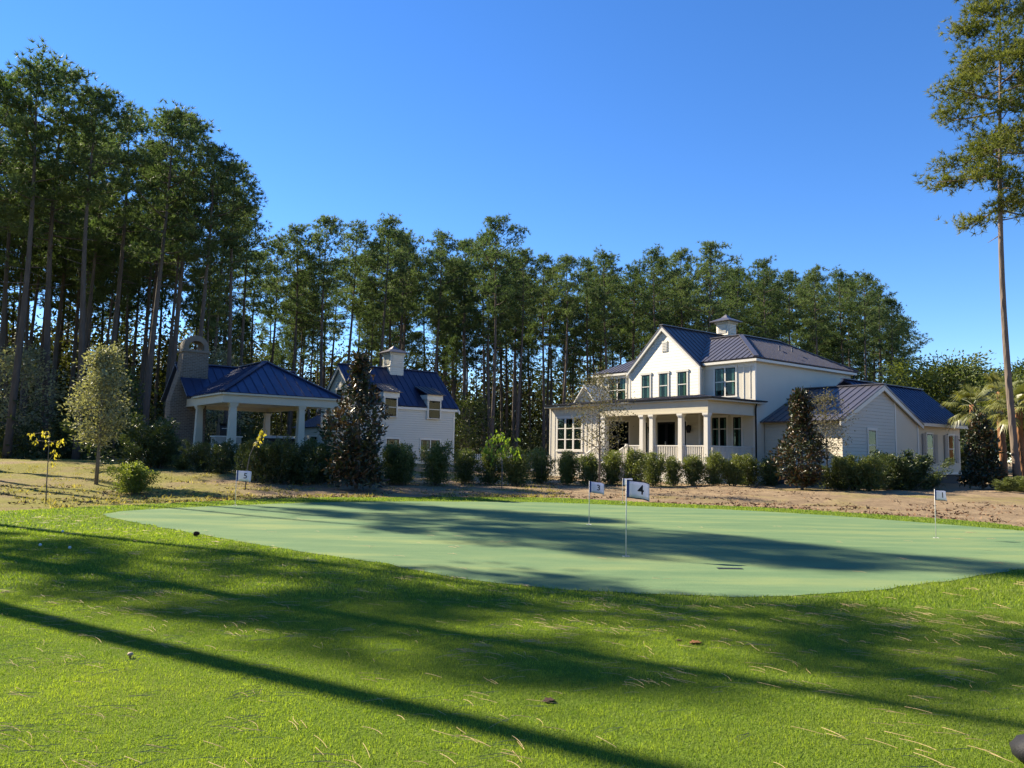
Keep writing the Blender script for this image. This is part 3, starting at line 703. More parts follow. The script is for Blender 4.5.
# ---------------------------------------------------------------- building helpers
def roof_plane(mb, ribs, poly, down, th=.07, pitch=.42, rib=.035):
    """slab of a roof slope with standing seams running along 'down'"""
    P=[Vector(p) for p in poly]; n=(P[1]-P[0]).cross(P[2]-P[0]).normalized()
    if n.z<0: P=P[::-1]; n=-n
    mb.prism(P,n*-th)
    t=Vector(down); t=(t-n*t.dot(n)).normalized(); s=t.cross(n).normalized(); o=P[0]
    q=[((p-o).dot(s),(p-o).dot(t)) for p in P]; lo=min(a for a,_ in q); hi=max(a for a,_ in q)
    k=lo+pitch*.5
    while k<hi-.04:
        ts=[]
        for i in range(len(q)):
            (a0,b0),(a1,b1)=q[i],q[(i+1)%len(q)]
            if (a0-k)*(a1-k)<0: ts.append(b0+(b1-b0)*(k-a0)/(a1-a0))
        if len(ts)>=2 and max(ts)-min(ts)>.15:
            A=o+s*k+t*min(ts)+n*(rib/2-.004); B=o+s*k+t*max(ts)+n*(rib/2-.004)
            ribs.bar(A,B,.035,rib)
        k+=pitch
def roof(root,name,planes,mat,pitch=.42,caps=(),th=.07):
    mb,rb=MB(),MB()
    for poly,down in planes: roof_plane(mb,rb,poly,down,th,pitch)
    o=mb.build(name,mat,root); rb.build('seam',mat,o)
    if caps:
        c=MB()
        for a,b in caps: c.bar(Vector(a)+Vector((0,0,.03)),Vector(b)+Vector((0,0,.03)),.26,.05)
        c.build('ridge_cap',mat,o)
    return o
def wall_frame(face, c0, c1, z0, z1, off):
    """returns f(a,z,d)->local point for a wall face: 'n' (local -y) or 'u' (local +x)"""
    if face=='n': return lambda a,z,d:(a,off-d,z)
    return lambda a,z,d:(off+d,a,z)
def fbox(mb,f,a0,a1,z0,z1,d0,d1):
    p=f(a0,z0,d0); q=f(a1,z1,d1)
    mb.box(min(p[0],q[0]),max(p[0],q[0]),min(p[1],q[1]),max(p[1],q[1]),min(p[2],q[2]),max(p[2],q[2]))
def window(root,face,off,a0,a1,z0,z1,cols=1,rows=(.5,),curtain=True,trim=.10,sash='dark',shut=False,head=True,name='window',trimmat='trim'):
    f=wall_frame(face,a0,a1,z0,z1,off); mb=MB()
    fbox(mb,f,a0-trim,a0,z0-trim*.4,z1+trim*.2,.002,.04); fbox(mb,f,a1,a1+trim,z0-trim*.4,z1+trim*.2,.002,.04)
    fbox(mb,f,a0-trim*1.4,a1+trim*1.4,z1+trim*.2,z1+trim*1.5,.002,.055); fbox(mb,f,a0-trim*1.3,a1+trim*1.3,z0-trim*1.1,z0-trim*.4,.002,.06)
    w_=(a1-a0)/cols
    for c in range(1,cols): fbox(mb,f,a0+c*w_-.04,a0+c*w_+.04,z0-trim*.4,z1+trim*.2,.002,.038)
    o=mb.build(name,M[trimmat],root)
    sb,gb,rb,cb,rl_=MB(),MB(),MB(),MB(),MB()
    fbox(rb,f,a0,a1,z0-.03,z1+.01,.003,.009)
    for c in range(cols):
        b0=a0+c*w_+(.04 if c else 0); b1=a0+(c+1)*w_-(.04 if c<cols-1 else 0); t=.035
        fbox(sb,f,b0,b0+t,z0-.03,z1,.012,.034); fbox(sb,f,b1-t,b1,z0-.03,z1,.012,.034)
        fbox(sb,f,b0+t,b1-t,z0-.03,z0+t,.012,.034); fbox(sb,f,b0+t,b1-t,z1-t,z1,.012,.034)
        for r_ in rows: zz=z0+(z1-z0)*r_; fbox(rl_,f,b0+t,b1-t,zz-.024,zz+.024,.012,.037)
        fbox(gb,f,b0+t*.9,b1-t*.9,z0,z1-t*.9,.026,.029)
        if curtain:
            wd=(b1-b0); 
            fbox(cb,f,b1-wd*.36,b1-wd*.14,z0+.05,z1-.05,.013,.021)
            if c==0: fbox(cb,f,b0+wd*.12,b0+wd*.22,z0+.05,z1-.05,.013,.021)
    sb.build('sash',M[sash],o); rl_.v and rl_.build('meeting_rail',M['trim'],o); gb.build('pane',M['glass'],o); rb.build('dark_backing',M['room'],o)
    if curtain: cb.build('curtain',M['curtain'],o)
    if shut:
        for s0,s1 in ((a0-trim-.50,a0-trim-.03),(a1+trim+.03,a1+trim+.50)):
            m2=MB(); fbox(m2,f,s0,s1,z0-.04,z1+.02,.012,.05)
            for zz in np.arange(z0+.06,z1-.06,.075):
                fbox(m2,f,s0+.05,s1-.05,zz,zz+.045,.05,.066)
            m2.build('shutter',M['shutter'],o)
    return o
def battens(root,face,off,a0,a1,z0,z1,step=.40,w=.05,skip=()):
    f=wall_frame(face,a0,a1,z0,z1,off); mb=MB(); k=a0+.03
    while k<a1-.02:
        if not any(s0<k<s1 for s0,s1 in skip): fbox(mb,f,k,k+w,z0,z1,0.0,.026)
        k+=step
    return mb
def column(root,cx,cy,z0,z1,a=.125,b=.115,mat='trim',name='column'):
    mb=MB(); mb.frustum(cx,cy,z0+.14,z1-.16,a,a,b,b); mb.box(cx-a-.035,cx+a+.035,cy-a-.035,cy+a+.035,z0,z0+.14)
    mb.box(cx-b-.03,cx+b+.03,cy-b-.03,cy+b+.03,z1-.16,z1-.10); mb.box(cx-b-.055,cx+b+.055,cy-b-.055,cy+b+.055,z1-.10,z1)
    return mb.build(name,M[mat],root)
def balusters(mb,p,q,z0,z1,posts=True):
    p=Vector(p);q=Vector(q);d=q-p; n=int(d.length/.11)
    for h in (z0+.08,z1): mb.bar((p.x,p.y,p.z+h),(q.x,q.y,q.z+h),.07,.06)
    for i in range(1,n):
        c=p+d*i/n; mb.box(c.x-.022,c.x+.022,c.y-.022,c.y+.022,c.z+z0+.1,c.z+z1-.03)
def cupola(root,cx,cy,z0,z1,s,ztop,louver=True):
    mb=MB(); mb.box(cx-s,cx+s,cy-s,cy+s,z0,z1); mb.box(cx-s-.08,cx+s+.08,cy-s-.08,cy+s+.08,z1-.12,z1); mb.box(cx-s-.05,cx+s+.05,cy-s-.05,cy+s+.05,z0+(z1-z0)*.42,z0+(z1-z0)*.47)
    o=mb.build('cupola',M['lap'],root); lv=MB(); za=z0+(z1-z0)*.52; zb=z1-.2
    for zz in np.arange(za,zb,.09):
        lv.box(cx-s*.7,cx+s*.7,cy-s-.035,cy-s+.0,zz,zz+.05); lv.box(cx+s,cx+s+.035,cy-s*.7,cy+s*.7,zz,zz+.05)
    lv.build('louvre',M['trim'],o)
    c=MB(); e=s+.30; c.frustum(cx,cy,z1,z1+.05,e,e,e,e); c.frustum(cx,cy,z1+.05,z1+(ztop-z1)*.55,e,e,s*.55,s*.55); c.frustum(cx,cy,z1+(ztop-z1)*.55,ztop,s*.55,s*.55,.03,.03)
    c.build('cap',M['roof'],o); return o

ANG=R(-52)
# ---------------------------------------------------------------- farmhouse
c0=at(754.8,357.3,40)
hs_=empty('farmhouse',(c0.x,c0.y,0),ANG)
tag(hs_,'large white two storey farmhouse with front gable, columned porch and side wing','house')
m=MB(); m.box(-5.9,0,0,9.7,0,6.62); m.box(-11.7,-8.2,0,7,0,6.55); wr=m.build('wall',M['board'],hs_)
bt=battens(hs_,'n',0,-2.75,-.02,4.6,6.6,.40,.05,skip=((-2.75,-1.05),)); bt2=battens(hs_,'n',0,-11.65,-8.3,4.6,6.5,.40,.05,skip=((-10.8,-9.0),))
bt.v and wr
b3=battens(hs_,'u',0,.05,9.65,.5,6.6,.40)
for b_ in (bt,bt2): b_.build('batten',M['trim'],wr)
# gable block: lap siding pentagon
hw=2.60; gx=-5.86; sl=.92; gy=-.45
m=MB(); m.prism([(gx-hw,gy,0),(gx+hw,gy,0),(gx+hw,gy,6.44),(gx,gy,6.44+hw*sl),(gx-hw,gy,6.44)],(0,9.2,0)); gw=m.build('gable_wall',M['lap'],hs_)
m=MB(); 
for s_ in (-1,1): m.box(gx+s_*hw-.07,gx+s_*hw+.07,gy-.02,gy+.12,.3,6.44)
m.build('corner_board',M['trim'],gw)
m=MB(); m.box(gx-.06,gx+.36,gy-.03,gy+.01,7.50,8.12)
for zz in np.arange(7.55,8.08,.09): m.box(gx-.01,gx+.31,gy-.045,gy-.025,zz,zz+.045)
m.build('gable_vent',M['trim'],gw)
e=2.76; zr=9.06; ze=zr-e*sl
roof(hs_,'gable_roof',[([(gx,gy-.16,zr),(gx+e,gy-.16,ze),(gx+e,9,ze),(gx,9,zr)],(1,0,-1)),([(gx,gy-.16,zr),(gx-e,gy-.16,ze),(gx-e,9,ze),(gx,9,zr)],(-1,0,-1))],M['roof'],.42,[((gx,gy-.16,zr),(gx,9,zr))])
m=MB()
for s_ in (-1,1): m.prism([(gx,gy-.145,zr-.075),(gx+s_*e,gy-.145,ze-.075),(gx+s_*e,gy-.145,ze-.29),(gx,gy-.145,zr-.32)],(0,.10,0))
m.build('rake_board',M['trim'],hs_)
zh=8.52
roof(hs_,'hip_roof',[([(.3,-.3,6.72),(-5.8,-.3,6.72),(-5.8,2.9,zh),(-2.9,2.9,zh)],(0,-1,-.6)),([(.3,-.3,6.72),(.3,10,6.72),(-2.9,6.8,zh),(-2.9,2.9,zh)],(1,0,-.6)),([(.3,10,6.72),(-5.9,10,6.72),(-5.9,6.8,zh),(-2.9,6.8,zh)],(0,1,-.6)),([(-2.9,2.9,zh-.01),(-2.9,6.8,zh-.01),(-5.3,6.8,zh-.06),(-5.3,2.9,zh-.06)],(-1,0,-.01))],M['roof'],.36,[((.3,-.3,6.72),(-2.9,2.9,zh)),((-2.9,2.9,zh),(-2.9,6.8,zh)),((-2.9,6.8,zh),(.3,10,6.72)),((-2.9,2.9,zh),(-5,2.9,zh))])
roof(hs_,'hip_roof',[([(-12,-.3,6.62),(-8,-.3,6.62),(-8,2.8,8.1),(-9.0,2.8,8.1)],(0,-1,-.5)),([(-12,-.3,6.62),(-12,7,6.62),(-9,4,8.1),(-9,2.8,8.1)],(-1,0,-.5)),([(-12,7.0,6.62),(-8,7.0,6.62),(-8,4,8.1),(-9,4,8.1)],(0,1,-.5))],M['roof'],.36)
m=MB(); m.box(-3.2,.27,-.26,.0,6.50,6.63); m.box(0,.27,.003,9.96,6.50,6.63); m.box(-3.2,.01,-.022,0,6.28,6.5); m.build('soffit',M['trim'],hs_)
m=MB(); m.box(-11.97,-8.5,-.26,0,6.40,6.53); m.box(-11.7,-8.5,-.022,0,6.2,6.4); m.build('soffit',M['trim'],hs_)
m=MB(); m.box(-.13,.035,-.035,.1,.3,6.5); m.box(-11.73,-11.58,-.033,.1,4.5,6.4); m.build('corner_board',M['trim'],hs_)
window(hs_,'n',0,-2.52,-1.20,4.80,6.28,2); window(hs_,'n',0,-10.62,-9.22,4.80,6.22,2)
for a0,a1 in ((-7.46,-6.84),(-6.11,-5.48),(-4.75,-4.11)): window(hs_,'n',gy,a0,a1,4.84,6.22,1)
window(hs_,'n',0,-2.72,-1.80,1.8,3.60,2,(.66,)); window(hs_,'n',0,-1.36,-.86,1.8,3.60,1,(.66,))
# porch
pr=roof(hs_,'porch_roof',[([(-12.2,-4.05,4.40),(.35,-4.05,4.40),(-3.2,-.5,4.86),(-12.2,-.5,4.86)],(0,-1,-.13)),([(.35,-4.05,4.40),(.35,.5,4.40),(-3.2,.5,4.86),(-3.2,-.5,4.86)],(1,0,-.13))],M['roof'],.42,th=.06)
m=MB(); m.box(-12.23,.38,-4.12,-4.06,4.365,4.425); m.box(.36,.42,-4.05,.5,4.365,4.425); m.build('gutter',M['black'],pr)
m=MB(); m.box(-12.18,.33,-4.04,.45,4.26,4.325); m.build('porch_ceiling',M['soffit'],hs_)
m=MB(); m.box(-7.5,.0,-3.92,-3.64,3.72,4.255); m.box(-.28,.0,-3.637,-.02,3.72,4.255); m.box(-7.5,.025,-3.95,-3.61,3.64,3.718); m.box(-.30,.025,-3.607,-.02,3.64,3.718); m.build('porch_beam',M['cream'],hs_)
m=MB(); m.box(-7.5,.05,-4.0,0,1.05,1.15); m.build('porch_floor',M['deck'],hs_)
m=MB(); m.box(-7.5,0,-3.9,-3.8,.05,1.045); m.box(-.1,0,-3.797,0,.05,1.045); m.build('porch_skirt',M['trim'],hs_)
for cx in (-4.39,-3.70,-1.77,-.16): column(hs_,cx,-3.78,1.15,3.64)
column(hs_,-7.25,-3.78,1.15,3.64)
for a0,a1 in ((-5.35,-4.55),(-3.55,-1.93),(-1.61,-.32)):
    m=MB(); balusters(m,(a0,-3.78,1.15),(a1,-3.78,1.15),.0,.86); m.build('balustrade',M['trim'],hs_)
m=MB(); balusters(m,(-.16,-3.62,1.15),(-.16,-.1,1.15),.0,.86); m.build('balustrade',M['trim'],hs_)
st=MB()
for i in range(7): st.box(-7.45,-5.4,-4.0-.29*(i+1),-4.0-.29*i,0,1.15-.155*(i+1))
st.build('porch_stair',M['deck'],hs_)
m=MB()
for xx in (-5.35,-7.5):
    m.bar((xx,-4.0,2.02),(xx,-6.0,.98),.07,.06); m.bar((xx,-4.0,1.28),(xx,-6.0,.24),.06,.05); m.box(xx-.06,xx+.06,-6.12,-6.0,0,1.1); m.box(xx-.06,xx+.06,-4.06,-3.94,1.15,2.1)
    for i in range(1,18): yy=-4-2*i/18; m.box(xx-.02,xx+.02,yy-.02,yy+.02,1.24-1.04*i/18,2.0-1.04*i/18)
m.build('stair_rail',M['trim'],hs_)
# porch back wall openings
def door(root,face,off,a0,a1,z0,z1,name='door',leaf=2):
    f=wall_frame(face,a0,a1,z0,z1,off); mb=MB(); t=.11
    fbox(mb,f,a0-t,a0,z0,z1+t,.002,.08); fbox(mb,f,a1,a1+t,z0,z1+t,.002,.08); fbox(mb,f,a0,a1,z1,z1+t,.002,.08)
    o=mb.build(name,M['trim'],root); d=MB(); w_=(a1-a0)/leaf; g_=MB(); r_=MB(); fbox(r_,f,a0,a1,z0,z1,.003,.009)
    for c in range(leaf):
        b0=a0+c*w_; b1=b0+w_
        fbox(d,f,b0,b0+.10,z0,z1,.012,.055); fbox(d,f,b1-.10,b1,z0,z1,.012,.055); fbox(d,f,b0+.1,b1-.1,z0,z0+.25,.012,.055); fbox(d,f,b0+.1,b1-.1,z1-.12,z1,.012,.055)
        fbox(g_,f,b0+.1,b1-.1,z0+.25,z1-.12,.03,.034)
    l=d.build('door_leaf',M['black'],o); g_.build('pane',M['glass'],o); r_.build('dark_backing',M['room'],o)
    h=MB(); fbox(h,f,a0+w_-.06,a0+w_-.03,z0+.95,z0+1.15,.055,.10); h.build('handle',M['pole'],o)
door(hs_,'n',gy,-6.22,-4.90,1.17,3.42); window(hs_,'n',gy,-4.42,-4.15,1.3,3.42,1,(),False,.05); window(hs_,'n',gy,-7.25,-7.02,1.3,3.42,1,(),False,.05)
for lx in (-6.65,-3.85):
    m=MB(); m.box(lx-.03,lx+.03,gy-.04,gy-.005,2.95,3.2); m.bar((lx,gy-.02,3.15),(lx,gy-.2,3.22),.025); m.frustum(lx,gy-.2,2.78,3.1,.07,.07,.11,.11); m.frustum(lx,gy-.2,3.1,3.22,.13,.13,.02,.02); m.build('wall_lantern',M['black'],hs_)
# left bay room
m=MB(); m.box(-12.2,-7.5,-3.6,-.01,0,4.26); by=m.build('bay_wall',M['board'],hs_)
b3=battens(hs_,'n',-3.6,-12.15,-7.55,.3,4.2,.40,skip=((-11.6,-9.1),)); b3.build('batten',M['trim'],by)
window(hs_,'n',-3.6,-11.42,-9.30,1.75,3.62,3,(.33,.68),False,sash='trim')
door(hs_,'u',-7.5,-3.25,-1.62,1.2,3.42,leaf=2)
# small gable over the bay
m=MB(); m.prism([(-12.0,-1.5,4.7),(-10.25,-1.5,4.7),(-11.1,-1.5,5.66)],(0,1.49,0)); sg=m.build('roof_gable',M['board'],hs_)
m=MB()
for s_ in (-1,1): m.prism([(-11.12,-1.75,5.82),(-11.12+s_*1.05,-1.75,4.62),(-11.12+s_*1.05,-1.75,4.52),(-11.12,-1.75,5.70)],(0,1.73,0))
m.build('gable_rake',M['trim'],sg)
m=MB(); m.tube([(.20,-.12,4.30),(.12,-.09,4.2),(.075,-.075,4.0),(.075,-.075,.4)],.045,8); m.build('downspout',M['black'],hs_,True)
m=MB(); m.tube([(.20,9.8,6.5),(.08,9.75,6.2),(.08,9.75,.5)],.045,8); m.build('downspout',M['black'],hs_,True)
cupola(hs_,gx,5.55,8.45,9.95,.43,10.45)
for yy in (4.3,5.6): 
    m=MB(); m.lathe([(.05,0),(.05,.28),(.07,.28),(.07,.33)],-1.3,yy,8); m.build('roof_vent',M['roof'],hs_,loc=(0,0,7.55))
# gabled side wing
y0,y1,yp=.75,8.65,4.7; ws=(5.33-3.42)/4.2
m=MB(); m.prism([(4.3,y0,.75),(4.3,6.1,.75),(4.3,6.1,5.24-(6.1-yp)*.44),(4.3,yp,5.24),(4.3,y0,3.48)],(-4.25,0,0)); ww=m.build('wing_wall',M['lapwarm'],hs_)
m=MB(); m.prism([(4.3,6.1,.75),(4.3,y1,.75),(4.3,y1,3.5),(4.3,6.1,5.24-(6.1-yp)*.44)],(-4.25,0,0)); m.box(-1,4.0,y1+.003,14.7,.80,3.6); m.build('smooth_wall',M['boardwarm'],ww)
m=MB(); m.box(.1,4.22,y0+.1,y1-.1,-.2,.745); m.box(-.8,3.9,y1+.1,14.6,-.2,.795); m.build('crawl_space_wall',M['plinth'],hs_)
m=MB(); m.box(4.285,4.325,6.04,6.16,.75,4.55); m.box(4.27,4.33,8.56,8.68,.75,3.5); m.box(4.285,4.33,y0,y1,.68,.80); m.box(3.985,4.03,y1+.02,14.7,.70,.84); m.build('corner_board',M['trim'],ww)
roof(hs_,'wing_roof',[([(0.03,.35,3.36),(4.5,.35,3.36),(4.5,yp,5.36),(.03,yp,5.36)],(0,-1,-.4)),([(0.03,yp,5.36),(4.5,yp,5.36),(4.5,9.0,3.46),(.03,9.0,3.46)],(0,1,-.4))],M['roof'],.40,[((0.03,yp,5.36),(4.5,yp,5.36))])
roof(hs_,'wing_roof',[([(1.75,5.6,5.86),(4.4,9.0,3.55),(4.4,15,3.55),(1.75,15,5.86)],(1,0,-.8)),([(1.75,5.6,5.86),(-1.2,5.6,3.3),(-1.2,15,3.3),(1.75,15,5.86)],(-1,0,-.8))],M['navy'],.42,[((1.75,5.6,5.86),(1.75,15,5.86))])  # visible slope lies in shade, put in with the bluer metal
m=MB()
for s_,ye,zz in ((-1,.35,3.28),(1,9.0,3.38)): m.prism([(4.40,yp,5.28),(4.40,ye,zz),(4.40,ye,zz-.20),(4.40,yp,5.04)],(.075,0,0))
m.box(4.05,4.38,9.05,14.9,3.42,3.5); m.box(4.3,4.4,9.0,14.95,3.38,3.545); m.build('rake_board',M['trim'],hs_)
window(hs_,'u',4.3,3.22,3.96,1.5,2.93,1,(.5,),False)
window(hs_,'u',4.0,10.32,11.05,1.40,2.95,1,(.5,),False,.07,shut=True); window(hs_,'u',4.0,13.08,13.82,1.40,2.95,1,(.5,),False,.07,shut=True)

# ---------------------------------------------------------------- carriage house
r0=at(454,430,60); ch=empty('carriage_house',(r0.x,r0.y,0),ANG)
tag(ch,'white two storey carriage house with navy metal roof, dormers and cupola among the pines','house')
m=MB(); m.prism([(-6.4,-8.2,0),(0,-8.2,0),(0,-8.2,4.75),(-3.2,-8.2,7.80),(-6.4,-8.2,4.75)],(0,8.2,0)); cw_=m.build('wall',M['lap'],ch)
m=MB(); m.box(-.06,.03,-.1,.03,.2,4.7); m.box(-.06,.03,-8.23,-8.1,.2,4.7); m.build('corner_board',M['trim'],cw_)
cs=(7.95-4.72)/3.5
roof(ch,'roof',[([(-3.2,-8.45,7.95),(.13,-8.45,4.88),(.13,.35,4.88),(-3.2,.35,7.95)],(1,0,-1)),([(-3.2,-8.45,7.95),(-6.7,-8.45,4.72),(-6.7,.35,4.72),(-3.2,.35,7.95)],(-1,0,-1))],M['navy'],.55,[((-3.2,-8.45,7.95),(-3.2,.35,7.95))])
m=MB()
for s_ in (-1,1):
    m.prism([(-3.2,-8.42,7.86),(-3.2+s_*3.5,-8.42,4.63),(-3.2+s_*3.5,-8.42,4.42),(-3.2,-8.42,7.60)],(0,.09,0)); m.prism([(-3.2,.33,7.86),(-3.2+s_*3.5,.33,4.63),(-3.2+s_*3.5,.33,4.42),(-3.2,.33,7.60)],(0,-.09,0))
m.box(.015,.11,-8.3,.3,4.60,4.78); m.build('rake_board',M['trim'],ch)
for ya,yb in ((-2.45,-1.45),(-6.2,-5.25)):
    d=MB(); d.prism([(.15,ya-.12,3.95),(.15,yb+.12,3.95),(.15,yb+.12,5.45),(.15,ya-.12,5.45)],(-1.1,0,0)); d.box(-1.2,.24,ya-.2,yb+.2,5.45,5.80)
    dm=d.build('dormer',M['trim'],ch)
    roof_p=[([(.46,ya-.34,5.83),(.46,yb+.34,5.83),(-1.5,yb+.34,6.55),(-1.5,ya-.34,6.55)],(1,0,-.35))]
    mb_,rb_=MB(),MB(); roof_plane(mb_,rb_,*roof_p[0],.05,.4); mb_.add(rb_.v,rb_.f); mb_.build('dormer_roof',M['roof'],dm)
    window(ch,'u',.15,ya,yb,4.05,5.35,1,(.5,),False,.07)
window(ch,'u',0,-2.98,-1.30,.85,2.36,2,(.5,),True,.09); window(ch,'u',0,-5.9,-4.86,.70,2.36,1,(.5,),True,.09)
cupola(ch,-3.2,-3.75,7.3,9.15,.60,9.75)
m=MB(); m.box(-11.5,-6.42,-8.0,-3,0,3.3); an=m.build('annex_wall',M['lap'],ch)
roof(ch,'annex_roof',[([(-11.8,-8.3,3.3),(-6.4,-8.3,3.3),(-6.4,-5.5,4.7),(-11.8,-5.5,4.7)],(0,-1,-.5)),([(-11.8,-5.5,4.7),(-6.4,-5.5,4.7),(-6.4,-2.8,3.3),(-11.8,-2.8,3.3)],(0,1,-.5))],M['navy'],.5)
for a0,a1 in ((-10.6,-9.6),(-8.6,-7.4)): window(ch,'n',-8.0,a0,a1,1.5,2.5,1,(.5,),False,.09)
window(ch,'n',-8.2,-3.7,-2.7,4.6,6.0,1,(.5,),False,.09); window(ch,'n',-8.2,-5.4,-4.2,1.0,2.4,1,(.5,),False,.09)

# ---------------------------------------------------------------- pavilion
k=at(226,392,36); pv=empty('pavilion',(k.x,k.y,0),ANG)
tag(pv,'open garden pavilion with navy hip roof, tapered cream columns and brick chimney','pavilion')
FL=1.22; g0=.35
m=MB(); m.box(-9.3,0.05,-.05,5.6,g0-.3,FL-.12); m.build('plinth',M['plinth'],pv)
m=MB(); m.box(-9.4,.15,-.15,5.7,FL-.117,FL); m.build('floor',M['stone'],pv)
yp=2.78; za=6.0; zb=4.12; xm=-7.0
roof(pv,'roof',[([(.3,-.3,zb),(.3,5.86,zb),(-2.55,yp,za)],(1,0,-.6)),([(.3,-.3,zb),(-4.7,-.3,zb),(-7,yp,za),(-2.55,yp,za)],(0,-1,-.6)),([(.3,5.86,zb),(-4.7,5.86,zb),(-7,yp,za),(-2.55,yp,za)],(0,1,-.6)),
   ([(xm,-.55,za+.02),(-4.4,-.55,zb),(-4.4,6.2,zb),(xm,6.2,za+.02)],(1,0,-.7)),([(xm,-.55,za+.02),(-9.6,-.55,zb),(-9.6,6.2,zb),(xm,6.2,za+.02)],(-1,0,-.7))],M['navy'],.46,[((.3,-.3,zb),(-2.55,yp,za)),((.3,5.86,zb),(-2.55,yp,za)),((-2.55,yp,za),(-6.6,yp,za)),((xm,-.55,za+.02),(xm,6.2,za+.02))])
m=MB(); m.box(-.16,.16,-.16,5.72,3.70,4.03); m.box(-9.3,-.163,-.16,.12,3.70,4.03); m.box(-9.3,-.163,5.44,5.72,3.70,4.03); m.box(-9.4,-9.12,.123,5.437,3.70,4.03); m.box(-.20,.21,-.2,5.76,3.62,3.697); m.box(-9.3,-.21,-.2,.16,3.62,3.697); m.build('beam',M['cream'],pv)
m=MB(); m.box(.16,.28,-.28,5.84,4.0,4.09); m.box(-4.6,.16,-.28,-.165,4.0,4.09); m.build('fascia',M['cream'],pv)
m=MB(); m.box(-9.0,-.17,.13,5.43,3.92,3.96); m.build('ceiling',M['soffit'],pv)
for cx,cy in ((-.02,.36),(-.02,3.72),(-.02,5.4),(-4.0,-.02),(-4.2,5.5),(-9.1,.2),(-9.1,5.4)): column(pv,cx,cy,FL,3.62,.185,.14,'cream')
# chimney with arched cap
m=MB(); cxx=-6.3; wd=.46
m.prism([(cxx-wd,-1.0,.2),(cxx-wd,.85,.2),(cxx-wd,.85,6.55),(cxx-wd,-.45,6.55),(cxx-wd,-.52,5.6),(cxx-wd,-.98,3.9)],(2*wd,0,0))
chm=m.build('chimney',M['brick'],pv)
m=MB(); m.box(cxx-wd-.06,cxx+wd+.06,-.51,.91,6.55,6.67)
n=14; ro,ri=.64,.40; cyc=.2; poly=[(cyc+ro*math.cos(math.pi*i/n),6.67+1.05*ro*math.sin(math.pi*i/n)+.12) for i in range(n+1)]+[(cyc-ro,6.67),(cyc-ri,6.67)]+[(cyc-ri*math.cos(math.pi*i/n),6.67+.95*ri*math.sin(math.pi*i/n)+.12) for i in range(n+1)]+[(cyc+ri,6.67),(cyc+ro,6.67)]
A=[(cxx-wd,a,b) for a,b in poly]; B=[(cxx+wd,a,b) for a,b in poly]; N=len(poly)
m.add(A+B,[(i,(i+1)%N,N+(i+1)%N,N+i) for i in range(N)])
outer=list(range(0,n+1)); inner=[n+3+i for i in range(n+1)][::-1]
f=[]
for i in range(n): f+= [(outer[i],outer[i+1],inner[i+1],inner[i]),(N+outer[i],N+inner[i],N+inner[i+1],N+outer[i+1])]
f+= [(n,n+1,n+2,n+3),(N+n,N+n+3,N+n+2,N+n+1),(0,2*n+3+1-0,N-2,N-1)] if False else [(n,n+1,n+2,n+3),(N+n,N+n+3,N+n+2,N+n+1),(N-3,N-2,N-1,0),(2*N-3,N,2*N-1,2*N-2)]
b0=len(m.v)-2*N; m.f+=[tuple(b0+i for i in q) for q in f]
m.build('chimney_cap',M['capstone'],chm)
# things in the pavilion
def world(root,p): return Matrix.Translation(root.location)@Matrix.Rotation(ANG,4,'Z')@Vector(p)
sf=empty('outdoor_sofa',world(pv,(-2.2,3.6,FL)),ANG); tag(sf,'dark outdoor sofa with pale cushions under the pavilion roof','sofa')
m=MB(); m.box(-.45,.45,-1.1,1.1,.08,.36); m.box(.28,.45,-1.1,1.1,.36,.82); m.box(-.45,.28,-1.1,-.93,.36,.62); m.box(-.45,.28,.93,1.1,.36,.62); m.build('frame',M['black'],sf)
for yy in (-.62,0,.62): 
    m=MB(); m.box(-.43,.26,yy-.30,yy+.30,.363,.50); m.box(.10,.27,yy-.28,yy+.28,.503,.95); m.build('cushion',M['curtain'],sf)
gc=empty('grill_counter',world(pv,(-2.6,.95,FL)),ANG); tag(gc,'pale stone counter under the left of the pavilion','counter')
m=MB(); m.box(-.4,.4,-.62,.62,0,.82); m.build('base',M['stone'],gc); m=MB(); m.box(-.45,.45,-.67,.67,.823,.88); m.build('countertop',M['trim'],gc)
gr=empty('grill',world(pv,(-2.6,.95,FL+.88)),ANG); tag(gr,'black covered grill on the stone counter in the pavilion','grill')
m=MB(); m.box(-.3,.3,-.42,.42,0,.28); m.build('body',M['black'],gr)
m=MB(); m.prism([(-.3,-.42,.283),(.3,-.42,.283),(.26,-.42,.5),(.1,-.42,.62),(-.1,-.42,.62),(-.26,-.42,.5)],(0,.84,0)); m.build('lid',M['black'],gr)
m=MB(); m.bar((.34,-.34,.36),(.34,.34,.36),.03); m.bar((.29,-.30,.36),(.34,-.30,.36),.02); m.bar((.29,.30,.36),(.34,.30,.36),.02); m.build('handle',M['pole'],gr)
lt=empty('hanging_lantern',world(pv,(-.9,.55,3.92)),ANG); tag(lt,'black lantern hanging on a rod from the pavilion ceiling','lantern')
m=MB(); m.tube([(0,0,0),(0,0,-.9)],.012,6); m.build('rod',M['black'],lt)
m=MB()
for sx_ in (-.13,.13):
    for sy_ in (-.13,.13): m.box(sx_-.012,sx_+.012,sy_-.012,sy_+.012,-1.42,-1.0)
m.frustum(0,0,-1.0,-.9,.17,.17,.03,.03); m.box(-.15,.15,-.15,.15,-1.45,-1.42); m.build('cage',M['black'],lt)
pot=empty('potted_plant',world(pv,(.75,4.9,H(*world(pv,(.75,4.9,0)).xy))),0); tag(pot,'tall dark leaved plant in a stone pot at the right end of the pavilion','plant')
m=MB(); m.lathe([(.20,0),(.30,.35),(.33,.42),(.28,.42)],n=18); m.build('pot',M['stone'],pot,True)
